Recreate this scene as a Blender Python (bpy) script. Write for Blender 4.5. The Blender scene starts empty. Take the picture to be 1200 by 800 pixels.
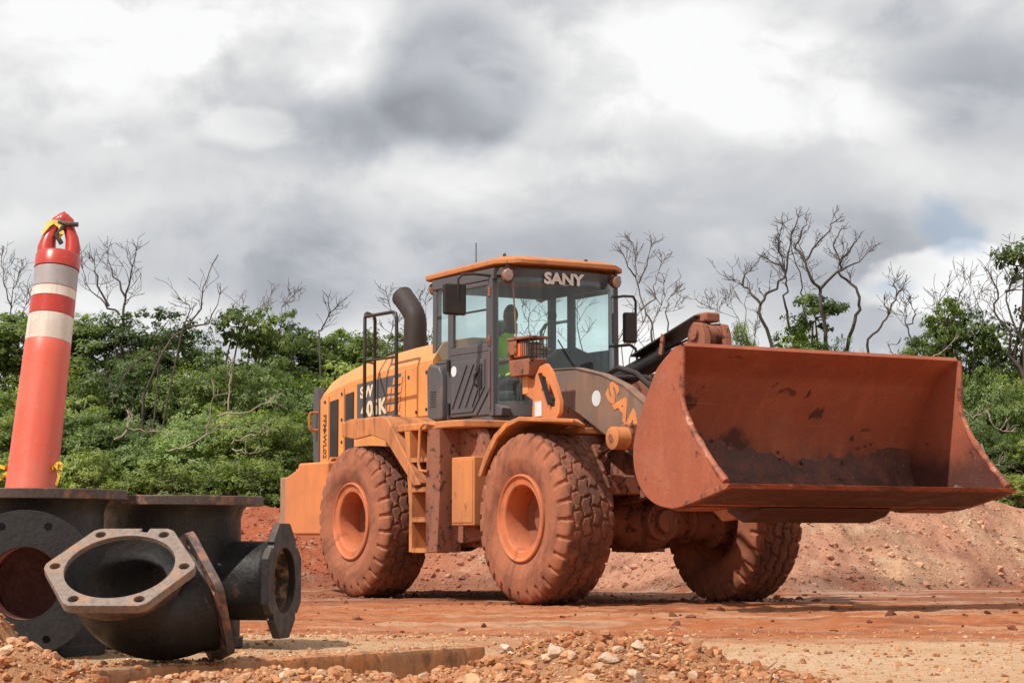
import bpy, bmesh, math, random
import numpy as np
from mathutils import Vector, Matrix, Quaternion

random.seed(7)
RNG = np.random.default_rng(7)
PI = math.pi
scene = bpy.context.scene
COL = scene.collection

# ------------------------------------------------------------------ camera
CAM_H = 0.574
FPX, TILT = 2637.0, math.radians(5.109)          # focal length in photo pixels (1200 wide), upward tilt
cam_data = bpy.data.cameras.new('camera')
cam = bpy.data.objects.new('camera', cam_data)
COL.objects.link(cam)
cam.location = (0, 0, CAM_H)
cam.rotation_euler = (PI / 2 + TILT, 0, 0)
cam_data.sensor_width = 36.0
cam_data.lens = 36.0 * FPX / 1200.0
cam_data.clip_start = 0.1
cam_data.clip_end = 3000.0
scene.camera = cam

def at(px, py, Y):
    """photo pixel -> world point at distance Y in front of the camera"""
    x = (px - 600) / FPX; u = -(py - 400) / FPX
    d = (x, math.cos(TILT) - u * math.sin(TILT), math.sin(TILT) + u * math.cos(TILT))
    s = Y / d[1]
    return Vector((d[0] * s, Y, d[2] * s + CAM_H))

# ------------------------------------------------------------------ light
SUN_DIR = Vector((-0.70, -0.64, 0)).normalized()
SUN_EL = math.radians(54)
to_sun = Vector((SUN_DIR.x * math.cos(SUN_EL), SUN_DIR.y * math.cos(SUN_EL), math.sin(SUN_EL)))
sd = bpy.data.lights.new('sun', 'SUN')
sd.energy = 5.0
sd.angle = math.radians(1.2)
sd.color = (1.0, 0.94, 0.86)
sun = bpy.data.objects.new('sun', sd)
COL.objects.link(sun)
sun.rotation_euler = to_sun.to_track_quat('Z', 'Y').to_euler()
sun.location = (-10, -10, 30)

scene.view_settings.view_transform = 'Standard'
scene.view_settings.look = 'None'
scene.view_settings.gamma = 1.0
scene.view_settings.exposure = 0.0
scene.view_settings.use_curve_mapping = False

# ------------------------------------------------------------------ node helper
class NT:
    def __init__(self, tree):
        self.t = tree
        for n in list(tree.nodes):
            tree.nodes.remove(n)
    def n(self, typ, **kw):
        nd = self.t.nodes.new(typ)
        for k, v in kw.items():
            if k.startswith('i_'):
                key = k[2:]
                key = int(key) if key.isdigit() else key.replace('_', ' ')
                self.put(nd.inputs[key], v)
            else:
                setattr(nd, k, v)
        return nd
    def put(self, sock, v):
        if isinstance(v, bpy.types.NodeSocket):
            self.t.links.new(v, sock)
        elif isinstance(v, bpy.types.Node):
            self.t.links.new(v.outputs[0], sock)
        else:
            if isinstance(v, (tuple, list)) and len(v) == 3 and sock.type == 'RGBA':
                v = (*v, 1)
            sock.default_value = v
    def math(self, op, a, b=0.0, c=None, clamp=False):
        nd = self.t.nodes.new('ShaderNodeMath'); nd.operation = op; nd.use_clamp = clamp
        self.put(nd.inputs[0], a); self.put(nd.inputs[1], b)
        if c is not None: self.put(nd.inputs[2], c)
        return nd.outputs[0]
    def mix(self, f, a, b, mode='MIX'):
        nd = self.t.nodes.new('ShaderNodeMix'); nd.data_type = 'RGBA'; nd.blend_type = mode
        self.put(nd.inputs[0], f); self.put(nd.inputs[6], a); self.put(nd.inputs[7], b)
        return nd.outputs[2]
    def noise(self, vec, scale, detail=5, rough=0.55, dist=0.0):
        nd = self.n('ShaderNodeTexNoise', i_Scale=scale, i_Detail=detail, i_Roughness=rough, i_Distortion=dist)
        if vec is not None: self.put(nd.inputs['Vector'], vec)
        return nd.outputs[0]
    def ramp(self, f, lo, hi, a=0.0, b=1.0, smooth=True):
        nd = self.t.nodes.new('ShaderNodeMapRange'); nd.interpolation_type = 'SMOOTHSTEP' if smooth else 'LINEAR'
        self.put(nd.inputs[0], f)
        for i, v in enumerate((lo, hi, a, b)): self.put(nd.inputs[1 + i], v)
        return nd.outputs[0]
    def vscale(self, vec, s, loc=(0, 0, 0)):
        nd = self.n('ShaderNodeMapping', i_Scale=s, i_Location=loc)
        self.put(nd.inputs[0], vec)
        return nd.outputs[0]

# ------------------------------------------------------------------ world: sky with a broken cloud deck
world = bpy.data.worlds.new('World')
scene.world = world
world.use_nodes = True
w = NT(world.node_tree)
sky = w.n('ShaderNodeTexSky', sky_type='NISHITA')
sky.sun_disc = False
sky.sun_elevation = SUN_EL
sky.sun_rotation = math.atan2(to_sun.x, to_sun.y)
tc = w.n('ShaderNodeTexCoord')
dirv = tc.outputs['Generated']
warp = w.n('ShaderNodeTexNoise', i_Scale=7.0, i_Detail=5.0, i_Roughness=0.55)
w.put(warp.inputs['Vector'], dirv)
wv = w.n('ShaderNodeVectorMath', operation='MULTIPLY_ADD')
w.put(wv.inputs[0], warp.outputs['Color']); wv.inputs[1].default_value = (0.05, 0.05, 0.04)
w.put(wv.inputs[2], dirv)
wdir = wv.outputs[0]
def sky_blob(px, py, rx, ry, soft=1.0):
    d = (at(px, py, 10) - Vector((0, 0, CAM_H))).normalized()
    off = Vector((0.025, 0.025, 0.02))
    nd = w.n('ShaderNodeVectorMath', operation='SUBTRACT')
    w.put(nd.inputs[0], wdir); nd.inputs[1].default_value = d + off
    ms = w.n('ShaderNodeVectorMath', operation='MULTIPLY')
    w.put(ms.inputs[0], nd.outputs[0]); ms.inputs[1].default_value = (FPX / rx, FPX / rx, FPX / ry)
    ln = w.n('ShaderNodeVectorMath', operation='LENGTH')
    w.put(ln.inputs[0], ms.outputs[0])
    return w.ramp(ln.outputs['Value'], 1.0 + 0.5 * soft, 1.0 - 0.75 * soft)
n_big = w.noise(w.vscale(wdir, (6.5, 6.5, 9.5), (3.1, 0.4, 1.7)), 1.0, 5, 0.48)
n_mid = w.noise(w.vscale(dirv, (17, 17, 25), (1.3, 2.2, 0.6)), 1.0, 8, 0.55, 0.35)
n_fine = w.noise(w.vscale(dirv, (38, 38, 56), (4.3, 1.2, 2.6)), 1.0, 7, 0.55, 0.3)
val = w.math('ADD', w.ramp(n_big, 0.32, 0.68, 0.66, 0.96, False), w.ramp(n_mid, 0.34, 0.66, -0.11, 0.11))
val = w.math('ADD', val, w.ramp(n_fine, 0.3, 0.7, -0.035, 0.035, False))
billow = w.math('ADD', w.math('MULTIPLY', w.math('SUBTRACT', n_mid, 0.5), 1.5), w.math('MULTIPLY', w.math('SUBTRACT', n_fine, 0.5), 0.55))
for (px, py, rx, ry, amt, soft, crisp) in [        # cloud masses: darker bellies and sunlit tops, ragged by the billow noise
        (420, 160, 190, 55, -0.17, 1.2, 0.42), (540, 110, 120, 85, -0.24, 1.0, 0.34), (95, 195, 170, 50, -0.16, 1.2, 0.45),
        (440, 315, 380, 62, -0.20, 1.1, 0.5), (770, 205, 240, 50, -0.16, 1.1, 0.45), (890, 300, 280, 80, -0.20, 1.1, 0.5),
        (1150, 120, 120, 70, -0.14, 1.1, 0.4), (1060, 30, 80, 30, -0.14, 1.1, 0.4), (200, 120, 120, 40, -0.08, 1.1, 0.45),
        (80, 45, 200, 80, 0.22, 1.0, 0.45), (330, 45, 130, 70, 0.18, 1.0, 0.4), (580, 205, 170, 30, 0.16, 1.0, 0.4),
        (800, 80, 200, 60, 0.10, 1.0, 0.4), (1135, 325, 140, 42, 0.34, 0.7, 0.22), (285, 150, 60, 28, 0.16, 1.0, 0.3),
        (180, 372, 130, 32, 0.14, 1.0, 0.4), (960, 140, 130, 40, 0.10, 1.0, 0.4), (730, 420, 150, 40, 0.14, 1.0, 0.4)]:
    mk_ = w.ramp(w.math('ADD', sky_blob(px, py, rx, ry, soft), billow), 0.5 - crisp, 0.5 + crisp)
    val = w.math('ADD', val, w.math('MULTIPLY', mk_, amt))
val = w.ramp(val, 0.24, 1.0, 0.20, 0.99, False)
ccol = w.mix(w.ramp(val, 0.42, 0.85), (0.92, 0.965, 1.055), (0.995, 1.0, 1.0))
cl = w.mix(1.0, ccol, w.math('MULTIPLY', val, 10.0), 'MULTIPLY')
gap = w.math('MAXIMUM', sky_blob(1112, 268, 60, 44, 1.2), w.math('MULTIPLY', sky_blob(1050, 330, 60, 22, 1.2), 0.8))
gap = w.ramp(w.math('ADD', gap, w.math('MULTIPLY', w.math('SUBTRACT', n_mid, 0.5), 2.0)), 0.40, 0.95)
gap = w.math('MAXIMUM', gap, w.ramp(n_big, 0.27, 0.20))
skyc = w.mix(1.0, sky.outputs[0], (0.85, 0.9, 1.0), 'MULTIPLY')
bluemix = w.mix(0.45, skyc, (3.2, 4.2, 5.8))
out = w.mix(w.math('MULTIPLY', gap, 0.6), cl, bluemix)
bg = w.n('ShaderNodeBackground', i_Color=out, i_Strength=0.098)
w.n('ShaderNodeOutputWorld', i_Surface=bg)

# ------------------------------------------------------------------ mesh helpers
def link_obj(name, me, mat=None, parent=None):
    o = bpy.data.objects.new(name, me)
    COL.objects.link(o)
    if mat is not None and me is not None and len(me.materials) == 0:
        me.materials.append(mat)
    if parent is not None: o.parent = parent
    return o

def tag(o, label=None, cat=None, group=None, kind=None):
    if label: o['label'] = label
    if cat: o['category'] = cat
    if group: o['group'] = group
    if kind: o['kind'] = kind
    return o

def empty(name, loc=(0, 0, 0), rz=0.0):
    o = bpy.data.objects.new(name, None)
    o.empty_display_size = 0.2
    COL.objects.link(o)
    o.location = loc
    o.rotation_euler = (0, 0, rz)
    return o

def copy_tree(o, parent=None):
    c = o.copy()
    COL.objects.link(c)
    c.parent = parent
    for ch in o.children:
        copy_tree(ch, c)
    return c

def finish(me, smooth=True, angle=35):
    if smooth:
        me.polygons.foreach_set('use_smooth', [True] * len(me.polygons))
        me.set_sharp_from_angle(angle=math.radians(angle))
    me.update()

class MB:
    def __init__(s):
        s.v = []; s.f = []
    def add(s, vs, fs):
        b = len(s.v)
        s.v += [tuple(p) for p in vs]
        s.f += [[i + b for i in f] for f in fs]
        return s
    def box(s, x0, x1, y0, y1, z0, z1):
        vs = [(x, y, z) for x in (x0, x1) for y in (y0, y1) for z in (z0, z1)]
        return s.add(vs, [(0, 1, 3, 2), (4, 6, 7, 5), (0, 4, 5, 1), (2, 3, 7, 6), (0, 2, 6, 4), (1, 5, 7, 3)])
    def prism(s, poly, y0, y1, plane='xz'):
        """extrude a polygon; plane xz extrudes along y, xy along z, yz along x"""
        n = len(poly)
        def m(a, b, t):
            return (a, t, b) if plane == 'xz' else (a, b, t) if plane == 'xy' else (t, a, b)
        vs = [m(a, b, y0) for a, b in poly] + [m(a, b, y1) for a, b in poly]
        fs = [list(range(n)), list(range(2 * n - 1, n - 1, -1))]
        fs += [(i, i + n, (i + 1) % n + n, (i + 1) % n) for i in range(n)]
        return s.add(vs, fs)
    def sheet(s, line, th, y0, y1):
        """bent plate: polyline in xz with thickness th, extruded along y"""
        P = [Vector((a, b)) for a, b in line]
        up, lo = [], []
        for i, p in enumerate(P):
            d0 = (P[i] - P[i - 1]).normalized() if i else (P[1] - P[0]).normalized()
            d1 = (P[i + 1] - P[i]).normalized() if i < len(P) - 1 else d0
            d = (d0 + d1).normalized()
            nn = Vector((-d.y, d.x)); k = th / 2 / max(0.5, nn.dot(Vector((-d0.y, d0.x))))
            up.append(p + nn * k); lo.append(p - nn * k)
        return s.prism([tuple(p) for p in up] + [tuple(p) for p in reversed(lo)], y0, y1)
    def bar(s, p0, p1, wd, dp, up=(0, 0, 1)):
        p0 = Vector(p0); p1 = Vector(p1)
        d = (p1 - p0).normalized(); u = Vector(up)
        if abs(d.dot(u)) > 0.95: u = Vector((1, 0, 0))
        a = d.cross(u).normalized(); b = a.cross(d).normalized()
        vs = [p + a * sx * wd / 2 + b * sy * dp / 2 for p in (p0, p1) for sx, sy in ((-1, -1), (1, -1), (1, 1), (-1, 1))]
        return s.add(vs, [(3, 2, 1, 0), (4, 5, 6, 7), (0, 1, 5, 4), (1, 2, 6, 5), (2, 3, 7, 6), (3, 0, 4, 7)])
    def tube(s, pts, r, n=8, cap=True):
        P = [Vector(p) for p in pts]
        R = r if isinstance(r, (list, tuple)) else [r] * len(P)
        d = (P[1] - P[0]).normalized()
        ref = Vector((0, 0, 1)) if abs(d.z) < 0.9 else Vector((1, 0, 0))
        a = d.cross(ref).normalized()
        vs = []; fs = []
        for i, p in enumerate(P):
            if i == 0: t = P[1] - P[0]
            elif i == len(P) - 1: t = P[-1] - P[-2]
            else: t = (P[i + 1] - p).normalized() + (p - P[i - 1]).normalized()
            t = t.normalized() if t.length > 1e-9 else d
            a = (a - t * a.dot(t)).normalized(); b = t.cross(a)
            for k in range(n):
                an = 2 * PI * k / n
                vs.append(p + (a * math.cos(an) + b * math.sin(an)) * R[i])
        for i in range(len(P) - 1):
            for k in range(n):
                fs.append((i * n + k, i * n + (k + 1) % n, (i + 1) * n + (k + 1) % n, (i + 1) * n + k))
        if cap:
            fs.append(list(range(n - 1, -1, -1))); m = (len(P) - 1) * n
            fs.append([m + k for k in range(n)])
        return s.add(vs, fs)
    def lathe(s, prof, n=32, o=(0, 0, 0), ax=(0, 0, 1), closed=False):
        """prof: (along axis, radius)"""
        ax = Vector(ax).normalized(); o = Vector(o)
        ref = Vector((0, 0, 1)) if abs(ax.z) < 0.9 else Vector((1, 0, 0))
        a = ax.cross(ref).normalized(); b = ax.cross(a)
        vs = []; fs = []
        for (h, r) in prof:
            for k in range(n):
                an = 2 * PI * k / n
                vs.append(o + ax * h + (a * math.cos(an) + b * math.sin(an)) * max(r, 1e-4))
        m = len(prof)
        for i in range(m if closed else m - 1):
            j = (i + 1) % m
            for k in range(n):
                fs.append((i * n + k, j * n + k, j * n + (k + 1) % n, i * n + (k + 1) % n))
        return s.add(vs, fs)
    def cyl(s, p0, p1, r, n=24):
        return s.tube([p0, p1], r, n)
    def mesh(s, name, angle=35, smooth=True, fix=True):
        me = bpy.data.meshes.new(name)
        me.from_pydata(s.v, [], s.f)
        if fix:
            bm = bmesh.new(); bm.from_mesh(me)
            bmesh.ops.recalc_face_normals(bm, faces=bm.faces)
            bm.to_mesh(me); bm.free()
        finish(me, smooth, angle)
        return me
    def build(s, name, mat, parent=None, bevel=0.0, seg=2, angle=35, smooth=True):
        o = link_obj(name, s.mesh(name, angle, smooth), mat, parent)
        if bevel > 0:
            md = o.modifiers.new('bevel', 'BEVEL')
            md.width = bevel; md.segments = seg; md.limit_method = 'ANGLE'; md.angle_limit = math.radians(40)
            md.harden_normals = True
        return o

def cut(o, cutter):
    """boolean difference with the shapes collected in cutter"""
    co = link_obj('cutter', cutter.mesh('cutter'), None, o.parent)
    md = o.modifiers.new('cut', 'BOOLEAN'); md.operation = 'DIFFERENCE'; md.solver = 'EXACT'; md.object = co
    dg = bpy.context.evaluated_depsgraph_get()
    me = bpy.data.meshes.new_from_object(o.evaluated_get(dg))
    old = o.data
    o.modifiers.clear(); o.data = me
    finish(me, True, 35)
    bpy.data.objects.remove(co); bpy.data.meshes.remove(old)
    return o

def bake(o):
    """turn the object's modifiers into plain mesh"""
    dg = bpy.context.evaluated_depsgraph_get()
    me = bpy.data.meshes.new_from_object(o.evaluated_get(dg))
    o.modifiers.clear(); o.data = me
    return me

def text_mesh(body, size, M, xs=1.0, offset=0.0, extrude=0.002, align='CENTER'):
    cu = bpy.data.curves.new('lettering', 'FONT')
    cu.body = body; cu.size = size; cu.extrude = extrude; cu.offset = offset; cu.align_x = align; cu.align_y = 'CENTER'
    cu.resolution_u = 3
    ob = bpy.data.objects.new('lettering', cu); COL.objects.link(ob)
    dg = bpy.context.evaluated_depsgraph_get()
    me = bpy.data.meshes.new_from_object(ob.evaluated_get(dg))
    bpy.data.objects.remove(ob); bpy.data.curves.remove(cu)
    me.transform(M @ Matrix.Diagonal((xs, 1, 1, 1)))
    return me

def frame_matrix(o, xdir, ydir):
    x = Vector(xdir).normalized(); y = Vector(ydir); y = (y - x * y.dot(x)).normalized(); z = x.cross(y)
    M = Matrix((x, y, z)).transposed().to_4x4()
    return Matrix.Translation(Vector(o)) @ M

# value noise on arrays
def vnoise(x, y, seed=0):
    xi = np.floor(x).astype(np.int64); yi = np.floor(y).astype(np.int64)
    fx = x - xi; fy = y - yi
    fx = fx * fx * (3 - 2 * fx); fy = fy * fy * (3 - 2 * fy)
    def h(a, b):
        n = (a * 374761393 + b * 668265263 + seed * 974634777) & 0x7fffffff
        n = ((n ^ (n >> 13)) * 1274126177) & 0x7fffffff
        return ((n ^ (n >> 16)) & 0xffff) / 65535.0
    return (h(xi, yi) * (1 - fx) + h(xi + 1, yi) * fx) * (1 - fy) + (h(xi, yi + 1) * (1 - fx) + h(xi + 1, yi + 1) * fx) * fy
def fbm(x, y, sc, octv=5, seed=0, gain=0.5):
    x = np.asarray(x, float) * sc; y = np.asarray(y, float) * sc
    a = 1.0; t = 0; s = 0
    for k in range(octv):
        t = t + a * (vnoise(x, y, seed + k * 17) - 0.5); s += a
        x = x * 2.03 + 11.3; y = y * 2.03 + 7.7; a *= gain
    return t / s * 2
def sstep(a, b, x):
    t = np.clip((np.asarray(x, float) - a) / (b - a), 0, 1)
    return t * t * (3 - 2 * t)

# ------------------------------------------------------------------ materials
def new_mat(name):
    m = bpy.data.materials.new(name); m.use_nodes = True
    return m, NT(m.node_tree)

def surf(nt, color, rough=0.6, metal=0.0, bump=None, bstr=0.3, bdist=0.01, spec=0.5, coat=0.0, normal=None):
    p = nt.n('ShaderNodeBsdfPrincipled')
    nt.put(p.inputs['Base Color'], color); nt.put(p.inputs['Roughness'], rough); nt.put(p.inputs['Metallic'], metal)
    nt.put(p.inputs['Specular IOR Level'], spec); nt.put(p.inputs['Coat Weight'], coat)
    if bump is not None:
        b = nt.n('ShaderNodeBump', i_Strength=bstr, i_Distance=bdist)
        nt.put(b.inputs['Height'], bump); nt.put(p.inputs['Normal'], b.outputs[0])
    nt.n('ShaderNodeOutputMaterial', i_Surface=p)
    return p

def dusty(name, base, dust=(0.40, 0.155, 0.075), amount=0.35, rough=0.45, scale=1.6, spots=0.25, spotcol=(0.10, 0.035, 0.022), bump=0.15, metal=0.0, updust=0.35, grime=0.0, wear=False):
    """paint under a film of clay dust: soft film, streaks, splashes of mud, more dust on upward faces"""
    m, nt = new_mat(name)
    tcn = nt.n('ShaderNodeTexCoord'); oc = tcn.outputs['Object']
    soft = nt.noise(oc, scale, 6, 0.6)
    streak = nt.noise(nt.vscale(oc, (7, 7, 0.9)), 1.0, 5, 0.6)
    fine = nt.noise(oc, 34, 4, 0.65)
    geo = nt.n('ShaderNodeNewGeometry')
    sep = nt.n('ShaderNodeSeparateXYZ'); nt.put(sep.inputs[0], geo.outputs['Normal'])
    up = nt.ramp(sep.outputs[2], 0.3, 0.95, 0.0, updust)
    f = nt.math('ADD', nt.math('MULTIPLY', soft, 0.6), nt.math('MULTIPLY', streak, 0.4))
    f = nt.ramp(f, 0.62 - 0.42 * amount, 0.78 - 0.30 * amount, 0.12 * amount, min(1.0, 0.45 + amount * 0.6))
    f = nt.math('ADD', f, nt.math('MULTIPLY', up, nt.ramp(fine, 0.3, 0.6)), clamp=True)
    f = nt.math('MULTIPLY', f, nt.ramp(fine, 0.2, 0.6, 0.72, 1.0))
    c = nt.mix(f, base, dust)
    c = nt.mix(nt.ramp(nt.noise(oc, 3.1, 3), 0.35, 0.7, 0.0, 0.22), c, tuple(x * 0.62 for x in dust))
    # old grime that ran down, then scuffs
    gr = nt.math('MULTIPLY', nt.ramp(nt.noise(nt.vscale(oc, (5, 5, 1.1), (1.7, 0.4, 2.2)), 1.0, 7, 0.68), 0.50, 0.68), grime)
    c = nt.mix(gr, c, tuple(x * 0.33 for x in dust))
    c = nt.mix(nt.math('MULTIPLY', nt.ramp(nt.noise(oc, 15, 6, 0.7), 0.55, 0.72), grime * 0.6), c, tuple(min(0.8, x * 1.35) for x in dust))
    sp = nt.math('MULTIPLY', nt.ramp(nt.noise(oc, 9.5, 5, 0.7), 0.66 - 0.1 * spots, 0.72 - 0.1 * spots), spots * 2.2, clamp=True)
    c = nt.mix(sp, c, spotcol)
    if wear:      # tyre: lug faces rubbed darker, mud packed elsewhere
        so = nt.n('ShaderNodeSeparateXYZ'); nt.put(so.inputs[0], oc)
        rad = nt.math('SQRT', nt.math('ADD', nt.math('MULTIPLY', so.outputs[0], so.outputs[0]), nt.math('MULTIPLY', so.outputs[2], so.outputs[2])))
        rub = nt.math('MULTIPLY', nt.ramp(rad, 0.768, 0.795), nt.ramp(nt.noise(oc, 7, 6, 0.7), 0.32, 0.60, 0.25, 0.80))
        c = nt.mix(rub, c, (0.085, 0.045, 0.036))
    r = nt.math('ADD', rough, nt.math('MULTIPLY', f, 0.4), clamp=True)
    h = nt.math('ADD', nt.math('MULTIPLY', fine, 0.25), nt.math('MULTIPLY', sp, 0.8))
    surf(nt, c, r, metal, h, bump, 0.012, spec=0.35)
    return m

M = {}
DUST = (0.45, 0.165, 0.075)
M['orange'] = dusty('hood paint', (0.73, 0.285, 0.07), (0.58, 0.265, 0.115), 0.55, 0.42, 1.3, 0.05, bump=0.05, updust=0.6, grime=0.22)
M['roof'] = dusty('faded roof paint', (0.52, 0.19, 0.06), (0.42, 0.17, 0.075), 0.6, 0.6, 1.8, 0.2, bump=0.1, grime=0.4)
M['orange_dirty'] = dusty('dirty orange paint', (0.64, 0.235, 0.062), (0.44, 0.175, 0.08), 0.66, 0.6, 1.6, 0.30, (0.12, 0.05, 0.035), bump=0.3, updust=0.5, grime=0.62)
M['frame'] = dusty('muddy frame paint', (0.32, 0.115, 0.06), (0.26, 0.105, 0.066), 0.85, 0.8, 1.8, 0.95, (0.085, 0.036, 0.026), bump=0.6, grime=0.75)
M['tan_dirt'] = dusty('dried tan dirt on paint', (0.36, 0.18, 0.10), (0.34, 0.2, 0.13), 0.7, 0.85, 1.6, 0.2, bump=0.2, grime=0.3)
M['cwt'] = dusty('counterweight paint', (0.66, 0.22, 0.07), (0.50, 0.185, 0.085), 0.62, 0.6, 1.2, 0.12, bump=0.15)
M['greycab'] = dusty('grey cab paint', (0.075, 0.076, 0.085), (0.20, 0.135, 0.11), 0.22, 0.42, 2.2, 0.03, bump=0.05)
M['greyarm'] = dusty('grey arm paint', (0.150, 0.122, 0.105), (0.30, 0.16, 0.10), 0.5, 0.5, 1.8, 0.12, bump=0.12, grime=0.35)
M['black'] = dusty('black paint', (0.018, 0.017, 0.017), (0.16, 0.085, 0.06), 0.16, 0.42, 3.0, 0.0, bump=0.05, updust=0.15)
M['rubber'] = dusty('dusty tyre rubber', (0.15, 0.058, 0.036), (0.40, 0.145, 0.076), 0.66, 0.92, 3.4, 0.22, (0.06, 0.03, 0.025), bump=0.5, updust=0.2, grime=0.6, wear=True)
M['rim'] = dusty('dusty rim paint', (0.58, 0.165, 0.06), (0.41, 0.14, 0.072), 0.6, 0.6, 2.4, 0.30, (0.11, 0.045, 0.03), bump=0.15, grime=0.5)
M['rim_inner'] = dusty('muddy rim well', (0.32, 0.11, 0.06), (0.26, 0.095, 0.055), 0.7, 0.8, 2.4, 0.2, (0.07, 0.03, 0.022), bump=0.2)
M['letter_w'] = dusty('white lettering', (0.74, 0.70, 0.64), (0.5, 0.3, 0.2), 0.1, 0.5, 3, 0, bump=0.0, updust=0)
M['letter_c'] = dusty('cream lettering', (0.74, 0.62, 0.44), (0.5, 0.25, 0.12), 0.15, 0.5, 3, 0, bump=0.0, updust=0)
M['letter_o'] = dusty('orange lettering', (0.68, 0.255, 0.085), (0.40, 0.17, 0.09), 0.3, 0.5, 5, 0, bump=0.0, updust=0)
M['letter_k'] = dusty('dark lettering', (0.10, 0.045, 0.03), (0.4, 0.17, 0.08), 0.1, 0.6, 3, 0, bump=0.0, updust=0)
M['chrome'] = dusty('chromed rod', (0.72, 0.70, 0.70), (0.3, 0.15, 0.1), 0.15, 0.16, 4, 0, bump=0.0, metal=1.0, updust=0.1)
M['lens'] = dusty('dusty clear lens', (0.34, 0.27, 0.23), (0.30, 0.18, 0.13), 0.6, 0.2, 6, 0, bump=0.1)
M['amber'] = dusty('amber lens', (0.70, 0.15, 0.03), (0.42, 0.18, 0.1), 0.35, 0.25, 6, 0, bump=0.1)
M['seat'] = dusty('black seat cloth', (0.028, 0.028, 0.032), (0.12, 0.09, 0.075), 0.15, 0.8, 4, 0, bump=0.1)
M['sticker'] = dusty('pale sticker', (0.62, 0.66, 0.68), (0.4, 0.25, 0.15), 0.15, 0.5, 4, 0, bump=0.0, updust=0)

def glass_mat():
    m, nt = new_mat('tinted cab glass')
    tr = nt.n('ShaderNodeBsdfTransparent', i_Color=(0.92, 0.985, 0.982))
    gl = nt.n('ShaderNodeBsdfGlossy', i_Roughness=0.03, i_Color=(0.9, 0.95, 0.95))
    df = nt.n('ShaderNodeBsdfDiffuse', i_Color=(0.30, 0.27, 0.24))
    lw = nt.n('ShaderNodeLayerWeight', i_Blend=0.5)
    fr = nt.math('MULTIPLY_ADD', nt.math('POWER', lw.outputs['Facing'], 4.0), 0.55, 0.03)
    tcn = nt.n('ShaderNodeTexCoord')
    dirt = nt.ramp(nt.noise(tcn.outputs['Object'], 2.6, 6, 0.65), 0.3, 0.8, 0.012, 0.06)
    a = nt.n('ShaderNodeMixShader', i_0=dirt, i_1=tr, i_2=df)
    b = nt.n('ShaderNodeMixShader', i_0=fr, i_1=a, i_2=gl)
    nt.n('ShaderNodeOutputMaterial', i_Surface=b)
    return m
M['glass'] = glass_mat()

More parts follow.
